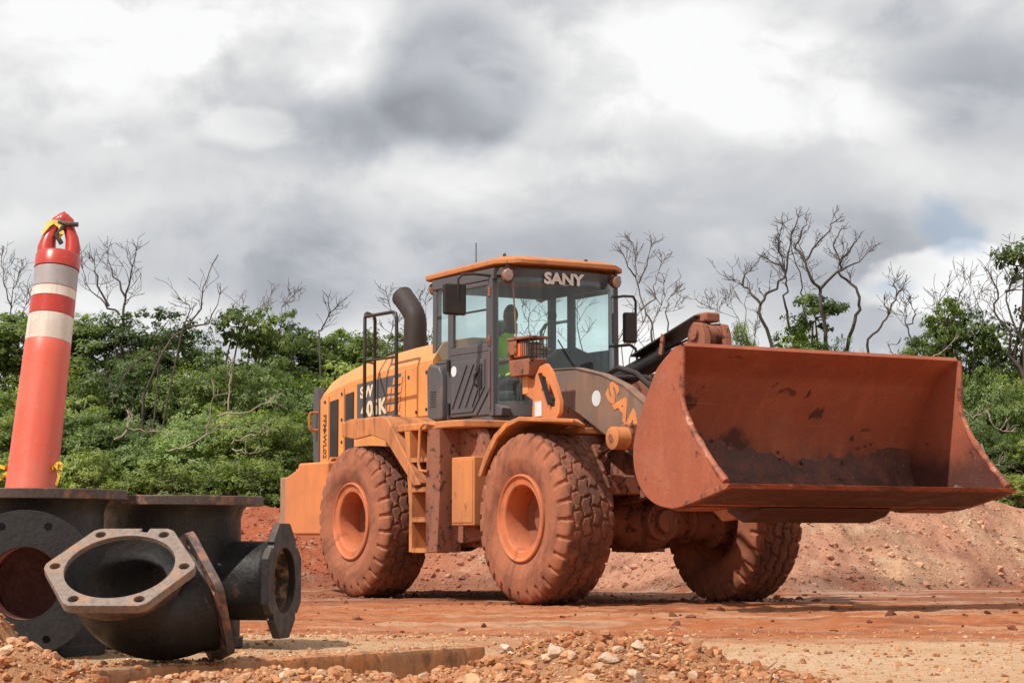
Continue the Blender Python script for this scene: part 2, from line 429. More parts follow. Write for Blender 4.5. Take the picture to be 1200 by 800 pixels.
def bucket_mat(inner=False, edge=False):
    m, nt = new_mat('clay stained bucket steel' + (' inside' if inner else ' edge' if edge else ''))
    oc = nt.n('ShaderNodeTexCoord').outputs['Object']
    big = nt.noise(oc, 0.9, 6, 0.6); mid = nt.noise(oc, 4.5, 6, 0.65); fine = nt.noise(oc, 40, 4, 0.7)
    drip = nt.noise(nt.vscale(oc, (3, 5, 0.7)), 1.0, 6, 0.65)
    c = nt.mix(nt.ramp(big, 0.3, 0.7), (0.37, 0.10, 0.047), (0.28, 0.08, 0.044))
    c = nt.mix(nt.ramp(drip, 0.45, 0.75, 0.0, 0.65), c, (0.43, 0.135, 0.066))
    c = nt.mix(nt.ramp(nt.noise(nt.vscale(oc, (2, 2, 2), (7, 3, 1)), 1.0, 7, 0.7), 0.52, 0.68, 0.0, 0.45), c, (0.36, 0.16, 0.105))
    c = nt.mix(nt.ramp(mid, 0.48, 0.75, 0.0, 0.42), c, (0.19, 0.06, 0.038))
    # splashes of dark mud that stuck inside: (y, z, size)
    if inner:
        sepo = nt.n('ShaderNodeSeparateXYZ'); nt.put(sepo.inputs[0], oc)
        wob = nt.math('ADD', nt.math('MULTIPLY', nt.math('SUBTRACT', mid, 0.5), 0.42), nt.math('MULTIPLY', nt.math('SUBTRACT', nt.noise(oc, 16, 5, 0.7), 0.5), 0.16))
        low = nt.math('ADD', sepo.outputs[2], nt.math('MULTIPLY', nt.math('SUBTRACT', nt.noise(nt.vscale(oc, (1, 1.2, 1.2), (2.2, 0.3, 0)), 1.3, 6, 0.65), 0.5), 0.75))
        low = nt.math('ADD', low, nt.ramp(nt.math('ABSOLUTE', nt.math('SUBTRACT', sepo.outputs[1], 0.25)), 0.15, 0.75, 0.14, 0.0))
        c = nt.mix(nt.ramp(low, 1.58, 1.20, 0.0, 0.90), c, (0.058, 0.027, 0.023))
        for (by, bz, bs) in ((-1.12, 1.78, 0.10), (0.30, 1.72, 0.09), (-0.95, 1.46, 0.07), (-0.55, 1.42, 0.22), (0.78, 1.50, 0.06)):
            dy = nt.math('SUBTRACT', sepo.outputs[1], by); dz_ = nt.math('MULTIPLY', nt.math('SUBTRACT', sepo.outputs[2], bz), 1.3)
            dd = nt.math('ADD', nt.math('SQRT', nt.math('ADD', nt.math('MULTIPLY', dy, dy), nt.math('MULTIPLY', dz_, dz_))), wob)
            c = nt.mix(nt.ramp(dd, bs, bs * 0.55, 0.0, 0.85), c, (0.05, 0.022, 0.018))
    # spots where dark mud has stuck, and pale chips
    blot = nt.ramp(nt.noise(nt.vscale(oc, (1, 1, 1.2), (4.4, 1.7, 0.3)), 3.3, 4, 0.6, 0.6), 0.645, 0.70)
    c = nt.mix(nt.math('MULTIPLY', blot, 0.85), c, (0.055, 0.022, 0.018))
    scr = nt.ramp(nt.noise(nt.vscale(oc, (26, 1.6, 60)), 1.0, 4, 0.7), 0.60, 0.70)
    c = nt.mix(nt.math('MULTIPLY', scr, 0.35), c, (0.50, 0.22, 0.13))
    chip = nt.ramp(nt.noise(oc, 27, 3, 0.6), 0.68, 0.74)
    if edge:
        c = nt.mix(nt.ramp(nt.noise(nt.vscale(oc, (9, 2.2, 9)), 1.0, 6, 0.72), 0.47, 0.62, 0, 0.8), c, (0.075, 0.032, 0.024))
        c = nt.mix(nt.ramp(nt.noise(nt.vscale(oc, (12, 3.5, 12), (3, 1, 8)), 1.0, 6, 0.75), 0.56, 0.66, 0, 0.8), c, (0.56, 0.33, 0.25))
    c = nt.mix(nt.math('MULTIPLY', chip, 0.55), c, (0.46, 0.24, 0.16))
    c = nt.mix(nt.ramp(fine, 0.35, 0.7, 0.0, 0.25), c, (0.15, 0.05, 0.034))
    h = nt.math('ADD', nt.math('MULTIPLY', mid, 0.6), nt.math('MULTIPLY', fine, 0.3))
    surf(nt, c, nt.ramp(mid, 0.3, 0.7, 0.5, 0.8), 0.0, h, 0.35, 0.02, spec=0.35)
    return m
M['bucket'] = bucket_mat()
M['bucket_in'] = bucket_mat(True)
M['bucket_edge'] = bucket_mat(False, True)
def mudfloor_mat():
    m, nt = new_mat('caked dark mud')
    oc = nt.n('ShaderNodeTexCoord').outputs['Object']
    mid = nt.noise(oc, 5, 6, 0.65); fine = nt.noise(oc, 38, 5, 0.7)
    c = nt.mix(nt.ramp(mid, 0.35, 0.7), (0.075, 0.032, 0.024), (0.17, 0.06, 0.038))
    c = nt.mix(nt.ramp(nt.noise(oc, 17, 4, 0.65), 0.66, 0.74, 0, 0.7), c, (0.42, 0.26, 0.21))  # whitish specks: glints of the mud painted into its colour
    surf(nt, c, nt.ramp(mid, 0.3, 0.7, 0.38, 0.75), 0.0, nt.math('ADD', mid, nt.math('MULTIPLY', fine, 0.5)), 0.7, 0.03)
    return m
M['mud'] = mudfloor_mat()

def iron_mat(name, base, rust, amt, rough=0.5):
    m, nt = new_mat(name)
    oc = nt.n('ShaderNodeTexCoord').outputs['Object']
    big = nt.noise(oc, 3.2, 6, 0.6); fine = nt.noise(oc, 55, 4, 0.7); mid = nt.noise(oc, 11, 5, 0.65)
    c = nt.mix(nt.ramp(fine, 0.3, 0.7, 0, 0.6), base, tuple(x * 2.0 + 0.005 for x in base))
    c = nt.mix(nt.ramp(mid, 0.66 - amt * 0.35, 0.76 - amt * 0.25, 0.0, min(1.0, 0.4 + amt)), c, rust)
    c = nt.mix(nt.ramp(nt.noise(oc, 90, 3, 0.7), 0.66, 0.74, 0, 0.35), c, (0.30, 0.20, 0.14))
    geo = nt.n('ShaderNodeNewGeometry'); sep = nt.n('ShaderNodeSeparateXYZ'); nt.put(sep.inputs[0], geo.outputs['Normal'])
    c = nt.mix(nt.math('MULTIPLY', nt.ramp(sep.outputs[2], 0.25, 0.9, 0, 0.30), nt.ramp(big, 0.4, 0.65)), c, (0.26, 0.15, 0.10))
    surf(nt, c, nt.ramp(mid, 0.3, 0.7, rough - 0.12, rough + 0.2), 0.0, nt.math('ADD', fine, nt.math('MULTIPLY', mid, 1.5)), 0.35, 0.007, spec=0.5)
    return m
M['iron'] = iron_mat('bitumen coated iron', (0.008, 0.007, 0.007), (0.09, 0.045, 0.03), 0.10, 0.5)
M['tan_plug'] = iron_mat('dried tan clay on iron', (0.03, 0.022, 0.018), (0.42, 0.24, 0.12), 0.62, 0.7)
M['iron_face'] = iron_mat('rusty machined flange face', (0.155, 0.115, 0.095), (0.33, 0.17, 0.095), 0.46, 0.55)
M['iron_rust'] = iron_mat('rust streaked iron', (0.05, 0.033, 0.028), (0.26, 0.12, 0.07), 0.5, 0.55)
M['bore'] = iron_mat('red primed pipe bore', (0.44, 0.20, 0.165), (0.46, 0.22, 0.17), 0.4, 0.6)
# ================================================================== ground
K0 = Vector((-1.47, 8.40)); K1 = Vector((-0.17, 10.2)); KD = (K1 - K0); KL = KD.length; KD = KD / KL
KN = Vector((-KD.y, KD.x))                      # points behind the kerb, onto the raised side
BX = [-14, -4, 0.5, 2.2, 3.2, 4.6, 7.3, 14]
BY = [29.5, 28.0, 28.0, 26.3, 25.9, 27.2, 30.6, 34]
RX = [-14, -6, -3.3, -2, 0, 3, 4.5, 6.2, 7.4, 10]
RZ = [1.35, 1.28, 1.06, 0.92, 0.80, 0.84, 1.04, 1.30, 1.05, 0.8]
def heap_mask(x, y):
    """loose rubble in front of the kerb, and a second patch at the lower left"""
    e = fbm(x, y, 2.2, 4, 31)
    ax, ay = (x - 0.36), (y - 9.30 - 0.10 * np.sin(x * 2.5))
    a = 1 - np.sqrt((ax / 0.95) ** 2 + (ay / 0.52) ** 2) + 0.22 * e
    b = 1 - np.sqrt(((x + 1.86) / 0.62) ** 2 + ((y - 8.02) / 0.34) ** 2) + 0.2 * e
    c = 1 - np.sqrt(((x + 0.95) / 0.85) ** 2 + ((y - 8.50) / 0.36) ** 2) + 0.3 * e
    return np.clip(a, 0, 1), np.clip(b, 0, 1), np.clip(c, 0, 1)
def height(x, y):
    x = np.asarray(x, float); y = np.asarray(y, float)
    sdist = (x - K0.x) * KN.x + (y - K0.y) * KN.y
    along = ((x - K0.x) * KD.x + (y - K0.y) * KD.y) / KL
    wid = 0.05 + 1.2 * np.maximum(0, along - 0.95)
    slab = 0.105 * sstep(0.04, 0.04 + wid, sdist) * (1 - sstep(10.6, 15.5, y))
    slab = slab * (1 - sstep(1.0, 3.5, along))
    z = slab
    near = 1 - sstep(24, 30, y)
    z = z + near * (0.012 * fbm(x, y, 0.9, 4, 1) + 0.012 * fbm(x, y * 1.6, 6.0, 5, 2, 0.65) * (0.8 + 0.6 * sstep(10.5, 15, y)))
    # wheel ruts and ridges along the haul road (running across the view)
    rut = sstep(13.5, 15.5, y) * (1 - sstep(20, 21.2, y))
    z = z + rut * (0.04 * fbm(x * 0.3, y * 1.5, 1.5, 6, 4, 0.6) + 0.035 * fbm(x, y, 2.8, 5, 5, 0.65))
    ridge = np.exp(-((y - 24.2 + 0.25 * fbm(x, y, 0.6, 3, 12)) / 0.28) ** 2) * sstep(2.6, 3.6, x) + np.exp(-((y - 25.6) / 0.3) ** 2) * (x < 0.3)
    z = z + 0.045 * ridge * (0.7 + 0.9 * fbm(x, y, 3.0, 3, 13))
    ha, hb, hc = heap_mask(x, y)
    lump = fbm(x, y, 9, 5, 41, 0.7)
    z = z + 0.185 * sstep(0, 0.85, ha) * (1 + 0.35 * lump) + 0.20 * sstep(0, 0.8, hb) * (1 + 0.25 * lump) + 0.085 * sstep(0, 0.8, hc) * (1 + 0.5 * lump)
    # spoil bank behind the machine
    yb = np.interp(x, BX, BY) + 0.5 * fbm(x, y * 0.2, 0.8, 3, 51)
    rz = np.interp(x, RX, RZ)
    t = np.clip((y - yb) / 2.5, 0, 1)
    prof = t ** 0.85
    gul = 0.20 * np.exp(-((x - 4.25 - 0.5 * (1 - t)) / 0.22) ** 2) * np.sin(PI * t)
    bank = rz * prof * (1 + 0.13 * fbm(x, y, 1.1, 5, 52)) + (0.15 * fbm(x, y, 2.6, 6, 53, 0.68) - gul) * np.sin(PI * np.clip(t * 0.9 + 0.04, 0, 1))
    back = sstep(0, 4.5, y - yb - 3.0)
    plateau = 0.72 + 0.012 * np.clip(y - 34, 0, 40) + 0.06 * fbm(x, y, 0.5, 3, 60)
    bank = bank * (1 - back) + plateau * back
    z = z + np.where(y > yb, bank, 0)
    return z
def h1(x, y): return float(height(np.array([x]), np.array([y]))[0])

SAND = np.array((0.69, 0.435, 0.255)); SANDP = np.array((0.76, 0.53, 0.345)); CLAY = np.array((0.50, 0.145, 0.048)); CLAYD = np.array((0.155, 0.062, 0.042))
PINK = np.array((0.55, 0.285, 0.185)); PALE = np.array((0.62, 0.46, 0.34)); REDBANK = np.array((0.42, 0.125, 0.06)); SOIL = np.array((0.09, 0.055, 0.035))
RUB = np.array((0.50, 0.26, 0.135))
def ground_colour(x, y):
    def mixc(c, d, f): return c * (1 - f[..., None]) + d * f[..., None]
    n1 = fbm(x, y, 0.7, 5, 71); n2 = fbm(x * 0.45, y * 2.0, 1.6, 5, 72); n3 = fbm(x, y, 5.0, 4, 73, 0.6)
    c = np.broadcast_to(SAND, x.shape + (3,)).copy()
    c = mixc(c, SANDP, sstep(-0.05, 0.4, n1) * 0.7)
    edge = 13.4 + 0.55 * n1 + 0.25 * n2 - 0.10 * x
    road = sstep(edge - 0.35, edge + 0.35, y + 0.5 * n2)
    c = mixc(c, CLAY, road * (0.82 + 0.18 * np.clip(n3 * 2, -1, 1)))
    track = sstep(0.06, 0.36, fbm(x * 0.35, y * 1.1, 1.3, 6, 79, 0.6) + 0.25 * n1) * road * (1 - sstep(19, 21, y))
    c = mixc(c, SANDP * 0.95, track * 0.45)
    dark = sstep(0.12, 0.42, fbm(x * 0.5, y * 1.8, 2.2, 4, 75)) * road
    c = mixc(c, CLAYD, dark * 0.40)
    wet = sstep(20.8, 22.2, y + 0.6 * n1) * road
    c = mixc(c, CLAYD * 1.25, wet * 0.48)
    c = mixc(c, PALE, wet * sstep(0.18, 0.40, n2) * 0.55)
    left = (1 - sstep(-6, -1.5, x))
    c = mixc(c, CLAY * 1.05, (1 - road) * sstep(0.1, 0.5, fbm(x * .6, y, 0.9, 4, 76)) * 0.45)
    yb = np.interp(x, BX, BY)
    bk = sstep(-0.2, 0.25, y - yb)
    bc = np.broadcast_to(PINK, x.shape + (3,)).copy()
    bc = mixc(bc, PALE * np.array((1.0, 0.86, 0.74)), sstep(-0.1, 0.35, fbm(x, y, 0.8, 5, 81)) * 0.75 * sstep(1.5, 4.5, x + 1.0 * n1))
    bc = mixc(bc, REDBANK, (1 - sstep(-3.0, 0.5, x + 1.2 * n1)))
    bc = mixc(bc, CLAYD * 1.4, sstep(0.2, 0.5, fbm(x, y, 2.2, 5, 82)) * 0.45)
    bc = mixc(bc, PALE, sstep(0.25, 0.5, n3) * 0.5)
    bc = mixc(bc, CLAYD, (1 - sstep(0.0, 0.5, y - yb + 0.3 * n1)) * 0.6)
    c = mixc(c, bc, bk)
    c = mixc(c, SOIL, sstep(4.2, 6.0, y - yb))
    ha, hb, hc = heap_mask(x, y)
    hm = np.clip(sstep(0, 0.25, ha) + sstep(0, 0.25, hb) + sstep(0, .3, hc), 0, 1)
    c = mixc(c, RUB, hm * 0.85)
    return np.clip(c, 0.01, 0.9)

def ground_mat(name, fine=1.0):
    m, nt = new_mat(name)
    at_ = nt.n('ShaderNodeVertexColor', layer_name='soil')
    pos = nt.n('ShaderNodeNewGeometry').outputs['Position']
    f1 = nt.noise(pos, 9, 6, 0.65); f2 = nt.noise(pos, 48, 5, 0.7); f3 = nt.noise(pos, 140, 3, 0.6)
    c = nt.mix(nt.ramp(f1, 0.3, 0.7, 0.0, 0.55), at_.outputs[0], nt.mix(1.0, at_.outputs[0], (0.68, 0.58, 0.52), 'MULTIPLY'))
    c = nt.mix(nt.ramp(f2, 0.55, 0.75, 0, 0.45), c, nt.mix(1.0, c, (1.35, 1.4, 1.45), 'MULTIPLY'))
    c = nt.mix(nt.ramp(f2, 0.44, 0.30, 0, 0.6), c, nt.mix(1.0, c, (0.55, 0.45, 0.42), 'MULTIPLY'))
    c = nt.mix(nt.ramp(f3, 0.58, 0.72, 0, 0.35), c, nt.mix(1.0, c, (0.6, 0.52, 0.48), 'MULTIPLY'))
    h = nt.math('ADD', nt.math('MULTIPLY', f1, 0.5), nt.math('ADD', nt.math('MULTIPLY', f2, 0.45), nt.math('MULTIPLY', f3, 0.2)))
    surf(nt, c, 0.92, 0, h, 1.0 * fine, 0.06, spec=0.2)
    return m
M['ground'] = ground_mat('clay and sand ground')

def build_ground():
    ys_ = np.concatenate([np.linspace(-60, 5.5, 14), np.geomspace(6.4, 46, 640), np.geomspace(48, 900, 26)])
    core = np.linspace(-1.25, 1.25, 400)
    side = np.geomspace(1.35, 60, 16)
    us = np.concatenate([-side[::-1], core, side])
    Y, U = np.meshgrid(ys_, us, indexing='ij')
    X = U * (0.5 + 0.245 * np.maximum(Y, 5.0))
    Z = height(X, Y)
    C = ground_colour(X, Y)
    nr, nc = X.shape
    me = bpy.data.meshes.new('ground')
    V = np.stack([X, Y, Z], -1).reshape(-1, 3)
    i = np.arange(nr - 1)[:, None]; j = np.arange(nc - 1)[None, :]
    a = i * nc + j
    F = np.stack([a, a + 1, a + nc + 1, a + nc], -1).reshape(-1, 4)
    me.vertices.add(len(V)); me.vertices.foreach_set('co', V.ravel())
    me.loops.add(F.size); me.loops.foreach_set('vertex_index', F.ravel().astype(np.int32))
    me.polygons.add(len(F)); me.polygons.foreach_set('loop_start', np.arange(0, F.size, 4, dtype=np.int32))
    me.update(calc_edges=True)
    ca = me.color_attributes.new('soil', 'FLOAT_COLOR', 'POINT')
    ca.data.foreach_set('color', np.concatenate([C.reshape(-1, 3), np.ones((len(V), 1))], 1).ravel().astype(np.float32))
    me.polygons.foreach_set('use_smooth', [True] * len(F))
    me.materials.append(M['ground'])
    o = link_obj('ground', me)
    tag(o, 'red clay and pale sand ground with a spoil bank behind', None, None, 'structure')
build_ground()

# ================================================================== stones
def ico(sub):
    bm = bmesh.new(); bmesh.ops.create_icosphere(bm, subdivisions=sub, radius=1.0)
    bm.verts.ensure_lookup_table()
    V = np.array([v.co[:] for v in bm.verts]); F = np.array([[v.index for v in f.verts] for f in bm.faces]); bm.free()
    return V, F
ICO1, ICO2, ICO3 = ico(1), ico(2), ico(4)
def stone_shape(rng, base, rough=0.25, cuts=5):
    V, F = base
    V = V.copy()
    for _ in range(cuts):
        n = rng.normal(size=3); n /= np.linalg.norm(n)
        d = rng.uniform(0.40, 0.85)
        s = V @ n
        V = V - np.maximum(0, s - d)[:, None] * n * 0.92
    V *= (1 + rough * 0.35 * rng.normal(size=(len(V), 1)) * 0.5)
    V *= rng.uniform(0.7, 1.15, 3)
    return V
def rot_rand(rng):
    q = rng.normal(size=4); q /= np.linalg.norm(q); a, b, c, d = q
    return np.array([[1 - 2 * (c * c + d * d), 2 * (b * c - a * d), 2 * (b * d + a * c)], [2 * (b * c + a * d), 1 - 2 * (b * b + d * d), 2 * (c * d - a * b)], [2 * (b * d - a * c), 2 * (c * d + a * b), 1 - 2 * (b * b + c * c)]])
def scatter(name, pts, sizes, cols, base, rng, label, mat, sink=0.3):
    shapes = [stone_shape(rng, base, 0.35, 9) for _ in range(22)]
    nv = len(base[0]); Vs = []; Fs = []; Cs = []
    for k, ((x, y, z), s, c) in enumerate(zip(pts, sizes, cols)):
        S = shapes[rng.integers(22)] @ rot_rand(rng).T * s
        S[:, 2] *= 0.8
        Vs.append(S + np.array((x, y, z + s * (0.7 - sink * 2))))
        Fs.append(base[1] + k * nv)
        Cs.append(np.repeat(np.array(c)[None], nv, 0))
    V = np.concatenate(Vs); F = np.concatenate(Fs); C = np.concatenate(Cs)
    me = bpy.data.meshes.new(name)
    me.vertices.add(len(V)); me.vertices.foreach_set('co', V.ravel())
    me.loops.add(F.size); me.loops.foreach_set('vertex_index', F.ravel().astype(np.int32))
    me.polygons.add(len(F)); me.polygons.foreach_set('loop_start', np.arange(0, F.size, 3, dtype=np.int32))
    me.update(calc_edges=True)
    ca = me.color_attributes.new('soil', 'FLOAT_COLOR', 'POINT')
    ca.data.foreach_set('color', np.concatenate([C, np.ones((len(V), 1))], 1).ravel().astype(np.float32))
    me.polygons.foreach_set('use_smooth', [True] * len(F)); me.set_sharp_from_angle(angle=math.radians(24))
    me.materials.append(mat)
    o = link_obj(name, me)
    tag(o, label, None, None, 'stuff')
    return o
M['stone'] = ground_mat('stone surface', 0.5)
rs = np.random.default_rng(11)
def stone_col(rng, n, red=0.5):
    base = np.array([(0.52, 0.28, 0.15), (0.58, 0.36, 0.22), (0.44, 0.20, 0.10), (0.66, 0.50, 0.37), (0.36, 0.15, 0.075), (0.60, 0.33, 0.17)])
    p = np.array([0.30, 0.2, 0.18, 0.07, 0.1, 0.15])
    return base[rng.choice(6, n, p=p)] * rng.uniform(0.8, 1.12, (n, 1))
# rubble heap in front of the kerb
P_, S_ = [], []
while len(P_) < 8500:
    x = rs.uniform(-2.2, 1.5, 4000); y = rs.uniform(7.7, 10.1, 4000)
    ha, hb, hc = heap_mask(x, y)
    dens = np.maximum(np.maximum(sstep(0, .35, ha), sstep(0, .3, hb)), 0.55 * sstep(0, .4, hc))
    ok = (rs.random(4000) < dens) & (np.abs(x) < 0.26 * y)
    P_ += list(zip(x[ok], y[ok]))
P_ = np.array(P_[:8500])
S_ = np.minimum(0.005 + rs.pareto(2.3, len(P_)) * 0.0075, 0.034)
Zs = height(P_[:, 0], P_[:, 1])
scatter('rubble', np.column_stack([P_, Zs]), S_, stone_col(rs, len(P_)) * np.array((1.0, 0.9, 0.82)), ICO2, rs, 'loose orange rubble and crumbled clay spread in front of the kerb', M['stone'], 0.3)
# grit on the sand apron and clods on the haul road
x = rs.uniform(-3.4, 3.4, 14000); y = 8.6 + 6.5 * rs.random(14000) ** 1.5
ok = np.abs(x) < 0.27 * y; x = x[ok]; y = y[ok]
sz = np.minimum(0.003 + rs.pareto(2.1, len(x)) * 0.004, 0.022)
scatter('gravel', np.column_stack([x, y, height(x, y)]), sz, stone_col(rs, len(x)) * np.array((1.0, 0.95, 0.9)), ICO1, rs, 'fine grit scattered over the pale sand apron', M['stone'], 0.3)
x = rs.uniform(-6, 6, 520); y = rs.uniform(14.5, 26.5, 520)
ok = np.abs(x) < 0.27 * y; x = x[ok]; y = y[ok]
sz = np.minimum(0.010 + rs.pareto(2.2, len(x)) * 0.010, 0.055)
wcs = [(LX_ + fx * math.sin(LH_) + s_ * 1.09 * math.cos(LH_), LY_ - fx * math.cos(LH_) + s_ * 1.09 * math.sin(LH_)) for (LX_, LY_, LH_) in ((1.2437, 21.65, math.radians(31.34)),) for fx in (0, -3.43) for s_ in (-1, 1)]
ex = np.concatenate([a + rs.normal(size=90) * 0.55 for a, b in wcs]); ey = np.concatenate([b + rs.normal(size=90) * 0.45 for a, b in wcs])
x = np.concatenate([x, ex]); y = np.concatenate([y, ey]); sz = np.concatenate([sz, np.minimum(0.010 + rs.pareto(2.0, len(ex)) * 0.010, 0.05)])
scatter('clay_clods', np.column_stack([x, y, height(x, y)]), sz, np.array((0.22, 0.08, 0.045)) * rs.uniform(0.55, 1.3, (len(x), 1)), ICO2, rs, 'dark clay clods dropped on the red haul road', M['stone'], 0.3)
# stones on the spoil bank
x = rs.uniform(-7.5, 8.6, 15000); t = rs.random(15000); y = np.interp(x, BX, BY) + 2.7 * t ** 1.15 - 0.05
sz = np.minimum(0.009 + rs.pareto(2.4, len(x)) * 0.009, 0.075)
cc = ground_colour(x, y) * rs.uniform(0.75, 1.18, (len(x), 1))
scatter('bank_stones', np.column_stack([x, y, height(x, y)]), sz, np.clip(cc, 0, 0.75), ICO1, rs, 'stones and crumbs of clay littering the spoil bank', M['stone'], 0.3)

# grit along the top of the kerb
t = rs.uniform(-0.1, 1.02, 900); d = np.abs(rs.normal(size=900)) * 0.16 + 0.015
x = K0.x + KD.x * KL * t + KN.x * d; y = K0.y + KD.y * KL * t + KN.y * d
sz = np.minimum(0.004 + rs.pareto(2.2, len(x)) * 0.004, 0.022)
scatter('kerb_grit', np.column_stack([x, y, np.maximum(height(x, y), np.where(d < 0.14, 0.108, 0))]), sz, stone_col(rs, len(x)), ICO2, rs, 'crumbs and pebbles lying along the top of the kerb', M['stone'], 0.3)

# single rocks one can pick out: (pixel x, pixel y of its centre, width px, distance, colour, label)
PALEC = (0.60, 0.45, 0.33); ORC = (0.56, 0.31, 0.17); REDC = (0.36, 0.15, 0.08)
ROCKS = [
    (652, 764, 40, 9.15, PALEC, 'tall white angular rock with a dark hollow, mid heap'),
    (712, 770, 48, 9.05, PALEC, 'broad pale rock right of the white angular rock in the rubble'),
    (594, 748, 28, 9.35, (0.64, 0.50, 0.38), 'small pale rock on the top of the rubble near the kerb end'),
    (553, 777, 46, 8.95, (0.60, 0.38, 0.22), 'rounded tan rock resting at the end of the kerb'),
    (748, 765, 26, 9.2, PALEC, 'small pale upright rock right of the broad pale one'),
    (745, 778, 40, 8.95, (0.64, 0.47, 0.34), 'pale pink rock on the front slope of the rubble heap'),
    (839, 768, 24, 9.1, (0.62, 0.52, 0.42), 'small grey-white rock high on the right end of the rubble'),
    (905, 790, 46, 8.8, (0.62, 0.46, 0.34), 'flat pale rock at the lower right foot of the rubble'),
    (706, 757, 30, 9.3, REDC, 'brownish red lump behind the broad pale rock'),
    (805, 785, 34, 8.85, ORC, 'orange rock at the front right of the rubble'),
    (682, 792, 50, 8.75, (0.58, 0.33, 0.17), 'orange rock cut by the bottom edge of the picture'),
    (585, 772, 26, 9.1, ORC, 'small orange rock left of the white angular rock'),
    (46, 764, 34, 8.35, (0.60, 0.36, 0.24), 'upright pinkish rock on the left rubble beside the elbow'),
    (10, 748, 34, 8.45, (0.60, 0.37, 0.25), 'pale pink rock at the left edge below the round flange'),
    (88, 786, 34, 8.1, (0.60, 0.38, 0.25), 'rounded pale orange stone in front of the elbow'),
    (118, 784, 26, 8.15, (0.55, 0.32, 0.2), 'orange stone between the rounded stone and the kerb'),
    (88, 766, 22, 8.4, REDC, 'small red-brown stone tucked under the elbow'),
    (62, 790, 30, 8.0, ORC, 'orange stone at the bottom left corner rubble'),
    (598, 664 + 84, 0, 9.3, ORC, ''),
    (886, 760, 22, 9.4, ORC, 'small orange lump at the right end of the heap'),
    (1063, 763, 14, 11.6, (0.30, 0.12, 0.06), 'lone brown clod on the pale sand right of the rubble'),
    (970, 762, 15, 11.8, (0.30, 0.14, 0.07), 'lone flat brown clod on the sand left of its twin'),
    (965, 790, 22, 9.4, (0.38, 0.20, 0.10), 'brown lump at the bottom edge right of the heap'),
]
for (px, py, wd, Y, c, lab) in ROCKS:
    if not wd: continue
    p = at(px, py, Y); rad = wd * 0.66 / FPX * Y / 2
    z = h1(p.x, p.y)
    V = stone_shape(rs, ICO3, 0.03, 18) @ rot_rand(rs).T
    V += 0.035 * np.sin(V[:, [1, 2, 0]] * 7 + rs.uniform(0, 6)) + 0.02 * np.sin(V[:, [2, 0, 1]] * 17 + rs.uniform(0, 6))
    V *= rad / max(abs(V[:, 0]).max(), 1e-3)
    V[:, 2] *= 0.85
    lo = V[:, 2].min()
    me = bpy.data.meshes.new('rock'); me.from_pydata(V.tolist(), [], ICO3[1].tolist())
    finish(me, True, 28)
    ca = me.color_attributes.new('soil', 'FLOAT_COLOR', 'POINT')
    ca.data.foreach_set('color', np.tile(np.array((*c, 1), np.float32), len(V)))
    o = link_obj('rock', me, M['stone'])
    o.location = (p.x, p.y, z - lo - 0.5 * rad)
    tag(o, lab, 'rock', 'single rocks in the foreground')
# a bit of dry root sticking out of the heap's right end
q = MB(); p = at(905, 783, 9.1); zb = h1(p.x, p.y)
q.tube([(p.x - 0.02, p.y, zb - 0.02), (p.x, p.y, zb + 0.04), (p.x + 0.03, p.y, zb + 0.055), (p.x + 0.09, p.y + 0.01, zb + 0.04)], [0.006, 0.006, 0.005, 0.003], 6)
q.tube([(p.x - 0.03, p.y, zb + 0.05), (p.x + 0.0, p.y, zb + 0.07), (p.x + 0.02, p.y + 0.01, zb + 0.085)], [0.004, 0.004, 0.002], 6)
o = q.build('dry_root', dusty('dry root bark', (0.30, 0.16, 0.09), (0.4, 0.22, 0.12), 0.3, 0.9, 9, 0), None)
tag(o, 'short dry root sticking out of the right end of the rubble', 'root')

